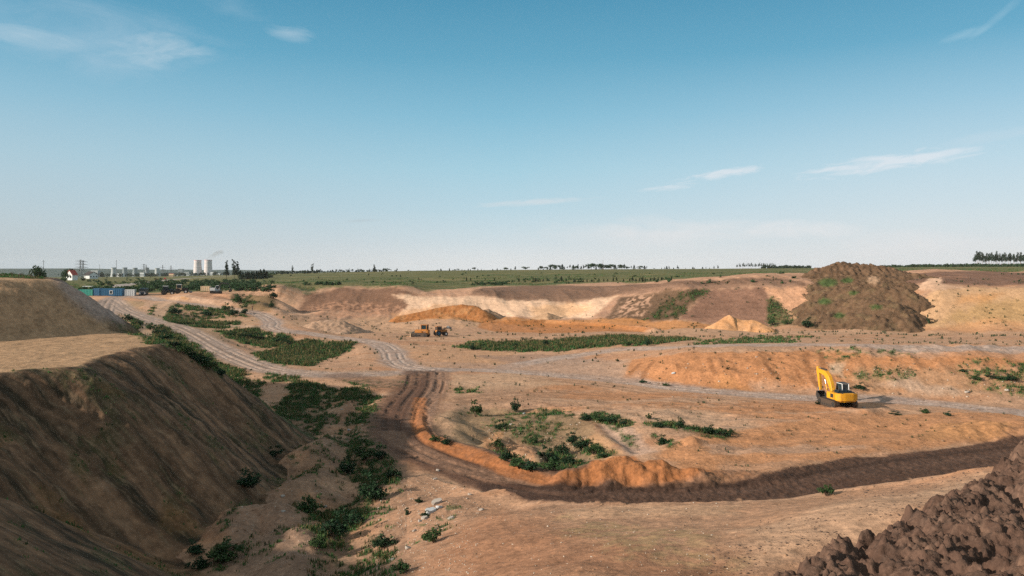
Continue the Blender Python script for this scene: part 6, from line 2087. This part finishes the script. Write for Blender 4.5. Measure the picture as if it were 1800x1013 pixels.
def shrub(px, py, wpx, hpx, label, group=None, v=None):
    p = at(px, py, rmin=170 if py < 560 and px < 480 else 8.0)
    k = p.y / F
    v = _sc[0] % 6 if v is None else v
    _sc[0] += 1
    w_, h_ = wpx * k, hpx * k
    t = thing('shrub', label, 'shrub', (p.x, p.y + w_ * .15, float(grid_z(p.x, p.y + w_ * .15)) - .03 * h_), random.uniform(0, 6.28), group, scale=(w_, w_, h_ * 1.05))
    link('stem', SHR[v][0], t)
    link('foliage', SHR[v][1], t)
    return t


random.seed(3)
for px_, py_, w_, h_, lab in [
    (836, 734, 26, 34, 'upright dark shrub with two tops at the left end of the hollow'), (905, 724, 22, 26, 'dark conical shrub on the rim of the hollow'), (881, 756, 22, 20, 'round dark shrub in the middle of the hollow below the conical one'), (872, 790, 26, 20, 'spreading shrub between two bare dirt humps in the hollow'),
    (960, 609, 16, 18, 'dark round bush, tallest on the long green strip of the pit floor'), (1138, 608, 16, 16, 'dark bush at the right part of the long green strip'), (1102, 608, 14, 12, 'bush with a bluish tint left of the dark one on the green strip'), (829, 616, 16, 14, 'bushy shrub at the left end of the long green strip'), (849, 610, 10, 10, 'small bush just right of the leftmost shrub on the green strip'), (909, 612, 22, 10, 'low wide bush on the green strip left of the tallest bush'),
    (303, 553, 26, 19, 'dark broad bush on the grassy bank below the loaders'), (362, 556, 22, 13, 'lower bush in the middle of the grassy bank'), (397, 547, 18, 16, 'dark bush right beside the pale track, left of the walker'), (410, 555, 20, 16, 'lower dark bush below the two bushes beside the walker'), (429, 552, 18, 16, 'dark bush nearest the walker'),
    (420, 536, 22, 20, 'dark shrub patch on the eroded bank above the walker'), (480, 524, 18, 16, 'dark hanging bush on the upper edge of the eroded wall'), (477, 541, 12, 14, 'narrow dark bush in a rill of the eroded wall'),
    (1358, 573, 14, 16, 'dark bush at the foot of the wedge of pink sand'), (1418, 577, 26, 20, 'leafy green bush at the foot of the big brown heap'), (1632, 570, 9, 18, 'thin upright bush on the pale sand slope at the right'), (1384, 571, 10, 9, 'small bush between the pink sand wedge and the big heap'),
    (1510, 686, 26, 13, 'dark bush behind the excavator at the foot of the orange bank'), (1490, 685, 12, 8, 'small bush touching the back of the excavator cab'), (1455, 873, 30, 24, 'bright green bush growing on the sand crest beside the dark road'), (1438, 712, 10, 8, 'small tuft beside the left track of the excavator'),
    (1575, 731, 22, 9, 'low bush on the road edge right of the excavator'), (1625, 727, 18, 10, 'round low bush on the road edge in the middle of three'), (1666, 731, 16, 9, 'low bush on the road edge, rightmost of three'),
    (1130, 674, 16, 8, 'small green bush at the left foot of the orange bank'), (1172, 678, 16, 6, 'flat bush at the foot of the orange bank next to the small one'), (1367, 668, 7, 6, 'tiny bush alone on the face of the orange bank'), (1280, 650, 6, 8, 'tiny dark bush in a cleft of the orange bank'), (1085, 636, 7, 6, 'tiny dark bush left of the orange bank on grey soil'),
    (657, 880, 52, 52, 'big dark bush in the gully below the roadside slope'), (690, 842, 30, 26, 'ragged bush on the right rim of the gully'), (640, 810, 46, 36, 'dark bush at the upper end of the gully'), (612, 835, 34, 34, 'dark bush on the left rim of the gully'), (668, 810, 34, 30, 'bush between the upper gully bush and the road'),
    (548, 905, 46, 40, 'dark bush on the left side of the lower gully'), (580, 945, 56, 46, 'largest dark bush at the bottom of the lower gully'), (622, 925, 40, 30, 'low dark bush in the bed of the lower gully'), (560, 965, 34, 30, 'small dark bush at the lowest end of the gully'),
    (440, 862, 56, 36, 'grassy green bush at the foot of the bare slope'), (482, 803, 34, 20, 'bright green clump where the bare slope meets the valley floor'), (395, 985, 70, 34, 'dark grassy bush near the bottom edge below the bare slope'), (345, 975, 40, 22, 'small bush left of the dark grassy one near the bottom edge'), (350, 1002, 40, 24, 'low bush at the bottom edge of the bare slope'),
    (762, 955, 40, 32, 'grey green bush on the roadside slope under the pale rubble'), (735, 885, 18, 10, 'small bush above the pale rubble on the roadside slope'), (715, 905, 16, 12, 'tiny bush left of the pale rubble on the roadside slope'), (705, 1010, 40, 24, 'brownish bush at the bottom edge right of the gully'), (745, 910, 20, 12, 'low bush beside the white slabs of rubble'), (670, 965, 46, 26, 'olive bush on the bank right of the lower gully'),
    (112, 497, 16, 14, 'round dark bush at the edge of the grassy hill left of the teal container'), (146, 494, 9, 8, 'small dark bush in the field under the pylons'), (193, 504, 14, 10, 'dark bush in the field behind the blue cabin'), (177, 503, 14, 9, 'dark bush in the field left above the blue cabin'),
    (456, 489, 44, 11, 'big green bush right of the tall pines, below the spruce clump'), (437, 489, 30, 10, 'green bush at the left end of the spruce clump'), (477, 485, 26, 8, 'flat green bush trailing right of the spruce clump'),
    (1780, 672, 30, 14, 'bush at the right edge on the orange bank'), (1745, 668, 22, 12, 'bush left of the one at the right edge on the orange bank'), (1715, 670, 22, 10, 'pale green bush in the weedy end of the orange bank'), (1695, 655, 14, 9, 'small bush above the weedy end of the orange bank')]:
    shrub(px_, py_, w_, h_, lab)
for px_, py_, w_, h_ in [(1030, 740, 30, 14), (1052, 741, 30, 16), (1076, 746, 28, 17), (1096, 748, 22, 12), (1140, 738, 12, 12), (1160, 752, 22, 16), (1196, 752, 20, 20), (1222, 758, 22, 12), (1246, 765, 30, 18), (1272, 768, 26, 16), (1288, 765, 16, 12), (1165, 782, 28, 20)]:
    shrub(px_, py_, w_, h_, 'green bush in the straggling row across the sand left of the excavator', 'bushes in the row across the sand')
for px_, py_, w_, h_ in [(890, 812, 30, 26), (912, 824, 34, 22), (935, 828, 40, 20), (962, 812, 36, 30), (975, 826, 40, 22), (1002, 818, 30, 24), (1022, 790, 40, 20), (1045, 800, 36, 22), (1062, 806, 24, 14), (1005, 778, 30, 18), (765, 778, 24, 12), (785, 782, 26, 14), (990, 800, 30, 24), (940, 780, 24, 16)]:
    shrub(px_, py_, w_, h_, 'dense dark bush in the thicket at the bottom of the hollow', 'thicket bushes in the hollow')
for px_, py_, w_, h_ in [(290, 600, 26, 20), (305, 612, 26, 22), (320, 622, 28, 22), (338, 630, 26, 20), (352, 640, 28, 22), (368, 650, 26, 20), (388, 660, 26, 16), (278, 588, 22, 16), (262, 580, 24, 14), (240, 572, 22, 12), (225, 563, 20, 12)]:
    shrub(px_, py_, w_, h_, 'green bush in the strip along the flank of the left mounds', 'bushes along the flank of the left mounds')
for px_, py_, w_, h_ in [(405, 592, 26, 14), (430, 595, 24, 13), (455, 600, 30, 16), (485, 604, 34, 18), (505, 606, 22, 14)]:
    shrub(px_, py_, w_, h_, 'dark bush in the hollow between the two roads', 'bushes between the two roads')


# far-off scrub and woods that read as one mass
def mass(name, pts, leaf, mat, seed):
    """many small crowns: (x, y, z, radius, squash)"""
    rr = np.random.default_rng(seed)
    c, n_, s = crown_clumps(pts, len(pts) * 34, rr, 1.0)
    rad = np.repeat([p_[3] for p_ in pts], 1)
    return stuff(name, leaf_mesh(name, c, n_, s * leaf, MAT[mat], r_=rr))


rr = np.random.default_rng(99)
pts = []
for _ in range(420):
    Y_ = rr.uniform(700, 1000)
    px_ = rr.uniform(1545, 1830)
    p = at(px_, Y=Y_)
    t_ = 464.5 + 2.0 * rr.uniform() + (1.5 if px_ < 1600 else 0) - (1.0 if px_ > 1680 else 0)
    top = (HY - t_) / F * Y_
    r_ = rr.uniform(1.3, 2.6)
    pts.append((p.x, Y_, min(top - r_, p.z + rr.uniform(1.0, 6.0)), r_, 1.0))
mass('wood', pts, 1.25, 'broad', 1)
pts = []
for _ in range(150):
    Y_, px_ = rr.uniform(950, 1100), rr.uniform(1340, 1425)
    p = at(px_, Y=Y_)
    r_ = rr.uniform(1.2, 2.4)
    pts.append((p.x, Y_, min((HY - rr.uniform(466, 469)) / F * Y_ - r_, p.z + rr.uniform(1, 5)), r_, 1.0))
for _ in range(160):
    Y_, px_ = rr.uniform(1500, 1700), rr.choice([rr.uniform(170, 182), rr.uniform(185, 300), rr.uniform(240, 275), rr.uniform(300, 395)])
    p = at(px_, Y=Y_)
    r_ = rr.uniform(2, 4)
    pts.append((p.x, Y_, p.z + rr.uniform(1, 5), r_, .9))
for _ in range(120):
    Y_, px_ = rr.uniform(900, 1300), rr.choice([rr.uniform(560, 700), rr.uniform(480, 560)])
    p = at(px_, Y=Y_)
    r_ = rr.uniform(1.0, 2.2)
    pts.append((p.x, Y_, p.z + rr.uniform(.5, 3), r_, .9))
mass('distant_trees', pts, 1.2, 'pine', 2)
pts = []


def scatter_scrub(n, ax, bx, ay, by, r0, r1, hz=.4):
    for _ in range(n):
        p = at(rr.uniform(ax, bx), rr.uniform(ay, by), rmin=170)
        r_ = rr.uniform(r0, r1)
        pts.append((p.x, p.y, p.z + r_ * hz, r_, .7))


scatter_scrub(260, 240, 480, 494, 512, .7, 1.8)
scatter_scrub(80, 140, 260, 507, 514, .6, 1.4)
scatter_scrub(40, 150, 300, 488, 500, .6, 1.6)
scatter_scrub(50, 830, 895, 498, 502, .5, 1.1)
scatter_scrub(30, 535, 600, 499, 502, .5, 1.2)
scatter_scrub(36, 900, 1190, 491, 497, .5, 1.1)
scatter_scrub(60, 500, 1400, 480, 500, .4, 1.0)
mass('scrub', pts, .55, 'broad', 3)

# grass and weeds over every green patch
rr = np.random.default_rng(17)
gw = GRASS[:-1, :NF - 1].astype(np.float64)
area = (RR[1:] - RR[:-1])[:, None] * RR[:-1, None] * np.radians(.075)
vis = gw ** 1.5 * area * (.12 + sstep(-.22, .25, nC[:-1, :NF - 1] + .5 * nB[:-1, :NF - 1])) * (1 / (1 + (GYY[:-1, :NF - 1] / 110.0) ** 1.6))
vis[GYY[:-1, :NF - 1] > 520] = 0
vis[np.abs(UU[:-1, :NF - 1]) > .68] = 0
cum = np.cumsum(vis.ravel())


def blades(name, n, mat, hmin, hmax, nb=4):
    k = np.searchsorted(cum, rr.uniform(0, cum[-1], n))
    i, j = np.unravel_index(k, vis.shape)
    r_ = RR[i] + rr.uniform(0, 1, n) * (RR[i + 1] - RR[i])
    a = AZ[j] + rr.uniform(0, 1, n) * np.radians(.075)
    x, y = r_ * np.sin(a), r_ * np.cos(a)
    z = grid_z(x, y)
    far = np.clip(y / 130, .6, 1.5)
    h = rr.uniform(hmin, hmax, n) * far * (.6 + .8 * GRASS[i, j])
    x, y, z, h, far = [np.repeat(q_, nb) for q_ in (x, y, z, h, far)]
    m = n * nb
    a = rr.uniform(0, 2 * np.pi, m)
    off = rr.normal(size=(m, 2)) * (.12 * far)[:, None]
    bx, by = x + off[:, 0], y + off[:, 1]
    ln = rr.uniform(.1, .6, m) * h
    wd = .055 * far * rr.uniform(.6, 1.4, m)
    ux, uy = np.cos(a), np.sin(a)
    b0 = np.stack([bx - uy * wd, by + ux * wd, z - .03], -1)
    b1 = np.stack([bx + uy * wd, by - ux * wd, z - .03], -1)
    t0 = np.stack([bx + ux * ln + uy * wd * .3, by + uy * ln - ux * wd * .3, z + h], -1)
    t1 = np.stack([bx + ux * ln - uy * wd * .3, by + uy * ln + ux * wd * .3, z + h], -1)
    V = np.stack([b0, b1, t0, t1], 1).reshape(-1, 3)
    stuff(name, mesh_from(name, V, np.arange(m * 4).reshape(-1, 4), MAT[mat], smooth=False))


blades('grass', 60000, 'grassm', .08, .32)
blades('weeds', 9000, 'bushl', .2, .5, 5)
blades('dry_grass', 15000, 'dry', .2, .55, 3)

# single weeds dotted over the bare floor
fl = ((KIND[:-1, :NF - 1] == 0) & (GYY[:-1, :NF - 1] > 60) & (GYY[:-1, :NF - 1] < 262) & (np.abs(UU[:-1, :NF - 1]) < .68)) * area * sstep(-.1, .4, nB[:-1, :NF - 1]) / (1 + (GYY[:-1, :NF - 1] / 150.0) ** 1.5)
cum = np.cumsum(fl.ravel())
blades('sparse_weeds', 1500, 'bush', .25, .65, 6)

# stones and clods lying about
ico = bmesh.new()
bmesh.ops.create_icosphere(ico, subdivisions=1, radius=1)
iv = np.array([v.co[:] for v in ico.verts])
ifc = np.array([[v.index for v in f.verts] for f in ico.faces])
ico.free()


def scatter_stones(name, n, mat, ypow, smin, smax, boxes=None, attr=None):
    if boxes is None:
        px = rr.uniform(-20, 1820, n)
        py = HY + 60 + (1040 - HY - 60) * rr.uniform(0, 1, n) ** ypow
    else:
        w_ = np.array([b[4] for b in boxes], float)
        bi = rr.choice(len(boxes), n, p=w_ / w_.sum())
        B = np.array(boxes)[bi]
        px, py = B[:, 0] + (B[:, 1] - B[:, 0]) * rr.uniform(0, 1, n), B[:, 2] + (B[:, 3] - B[:, 2]) * rr.uniform(0, 1, n)
    P = np.array([hit(a, b) for a, b in zip(px, py)])
    ai = np.clip(((np.degrees(np.arctan2(P[:, 0], P[:, 1])) + 35.6) / .075).astype(int), 0, NF - 1)
    ki = KIND[np.clip(np.searchsorted(RR, np.hypot(P[:, 0], P[:, 1])), 0, NR - 1), ai]
    P = P[(P[:, 1] < 330) & np.isin(ki, (0, 1))]
    n = len(P)
    s = (smin + (smax - smin) * rr.uniform(0, 1, n) ** 3) * np.clip(P[:, 1] / 60, .5, 2.5)
    sc = s[:, None] * rr.uniform(.6, 1.3, (n, 3)) * np.array([1, 1, .7])
    jit = 1 + .25 * rr.normal(size=(n, len(iv), 1))
    V = iv[None] * jit * sc[:, None, :] + P[:, None, :]
    Q = ifc[None] + (np.arange(n) * len(iv))[:, None, None]
    stuff(name, mesh_from(name, V.reshape(-1, 3), Q.reshape(-1, 3), mat, None, smooth=False))


MAT['clod'] = principled('earth_clods', (.23, .14, .085), .95, var=.3, scale=.8)
MAT['pebble'] = principled('pebbles', (.42, .34, .27), .9, var=.25, scale=.8)
scatter_stones('earth_clods', 4200, MAT['clod'], 1.0, .02, .11)
scatter_stones('pebbles', 2600, MAT['pebble'], .8, .02, .09, [(660, 840, 840, 1010, 5), (600, 680, 680, 780, 1), (1100, 1800, 640, 700, 1), (850, 1050, 740, 820, 1), (700, 1300, 880, 1010, 2), (400, 600, 780, 1000, 1)])

MAT['mudclod'] = principled('mud_clods', (.10, .066, .05), .95, var=.25, scale=1.5)
scatter_stones('mud_crumbs', 900, MAT['mudclod'], 1, .02, .10, [(1240, 1340, 960, 1010, 1), (1330, 1480, 910, 970, 1.5), (1470, 1620, 860, 910, 1.5), (1600, 1730, 826, 860, 1)])

# pale rubble on the roadside slope and in the valley, each slab its own
random.seed(31)
for i, (px_, py_, s_, lab) in enumerate([
    (768, 885, .55, 'biggest pale slab in the rubble on the roadside slope'), (757, 900, .5, 'bluish white slab leaning below the biggest slab'), (772, 893, .32, 'small white lump touching the biggest slab'), (746, 912, .36, 'flat pale slab at the lower left of the rubble'), (793, 912, .30, 'pale stone at the right end of the rubble'), (738, 917, .22, 'small pale stone left of the rubble'),
    (770, 828, .35, 'pale stone on the edge of the brown road'), (765, 843, .28, 'pale stone just below the road edge'), (846, 897, .26, 'pale stone alone on the bare foreground sand'), (826, 870, .24, 'pale stone on the crest beside the brown road'), (675, 950, .26, 'pale stone on the lower roadside slope near the gully'), (728, 934, .22, 'pale stone below the rubble'), (690, 985, .22, 'pale stone near the bottom edge right of the gully'), (718, 965, .26, 'angular grey stone on the roadside slope above the bottom bush'),
    (497, 873, .24, 'pale stone on the shaded hump below the green bush'), (498, 900, .22, 'small pale stone on the shaded hump'), (572, 891, .24, 'pale stone at the left rim of the gully'), (616, 745, .30, 'pale stone at the top of the gully'), (614, 757, .34, 'white slab below the stone at the top of the gully'), (580, 692, .40, 'white scrap lying in the green valley below the road'), (600, 720, .26, 'pale stone in the valley near the hump of orange soil'),
    (1184, 657, .50, 'white boulder on the face of the orange bank'), (1518, 717, .36, 'pale stone right beside the excavator track'), (920, 728, .36, 'white scrap beside the conical shrub in the hollow'), (898, 747, .34, 'yellowish stone beside the round shrub in the hollow'), (1770, 687, .5, 'pale boulder at the foot of the weedy bank'), (1700, 690, .5, 'pale boulder left of the other at the foot of the weedy bank'), (1330, 628, .3, 'small pale stone at the top of the orange bank')]):
    p = at(px_, py_)
    s_ *= .68
    bm = bmesh.new()
    bmesh.ops.create_icosphere(bm, subdivisions=2, radius=1)
    for v_ in bm.verts:
        v_.co *= 1 + .28 * (random.random() - .5)
        v_.co.x = max(-.75, min(.75, v_.co.x))
        v_.co.z = max(-.45, min(.5, v_.co.z))
    me = bpy.data.meshes.new('rubble_stone')
    bm.to_mesh(me)
    bm.free()
    me.materials.append(MAT['junk'] if 'white' in lab else MAT['stone'])
    o = link('rubble_stone', me, loc=(p.x, p.y, p.z + s_ * .15), rot=(random.uniform(-.4, .4), random.uniform(-.4, .4), random.uniform(0, 6)), scale=(s_ * 1.2, s_ * .8, s_ * .8))
    tag(o, lab, 'stone')

# ------------------------------------------------------------------ the air
hz_m = bpy.data.materials.new('haze')
hz_m.use_nodes = True
ht = hz_m.node_tree
ht.nodes.remove(ht.nodes['Principled BSDF'])
hv = ht.nodes.new('ShaderNodeVolumePrincipled')
hv.inputs['Color'].default_value = (.95, .975, 1, 1)
hv.inputs['Density'].default_value = HAZE
hv.inputs['Anisotropy'].default_value = 0.0
ht.links.new(hv.outputs[0], ht.nodes['Material Output'].inputs['Volume'])
zmin, zmax = float(GZ.min()) - 2.0, 75.0
mb = MB()
mb.box((0, 0, (zmin + zmax) / 2), (11600, 11600, zmax - zmin))
stuff('haze', mb.mesh('haze', hz_m))
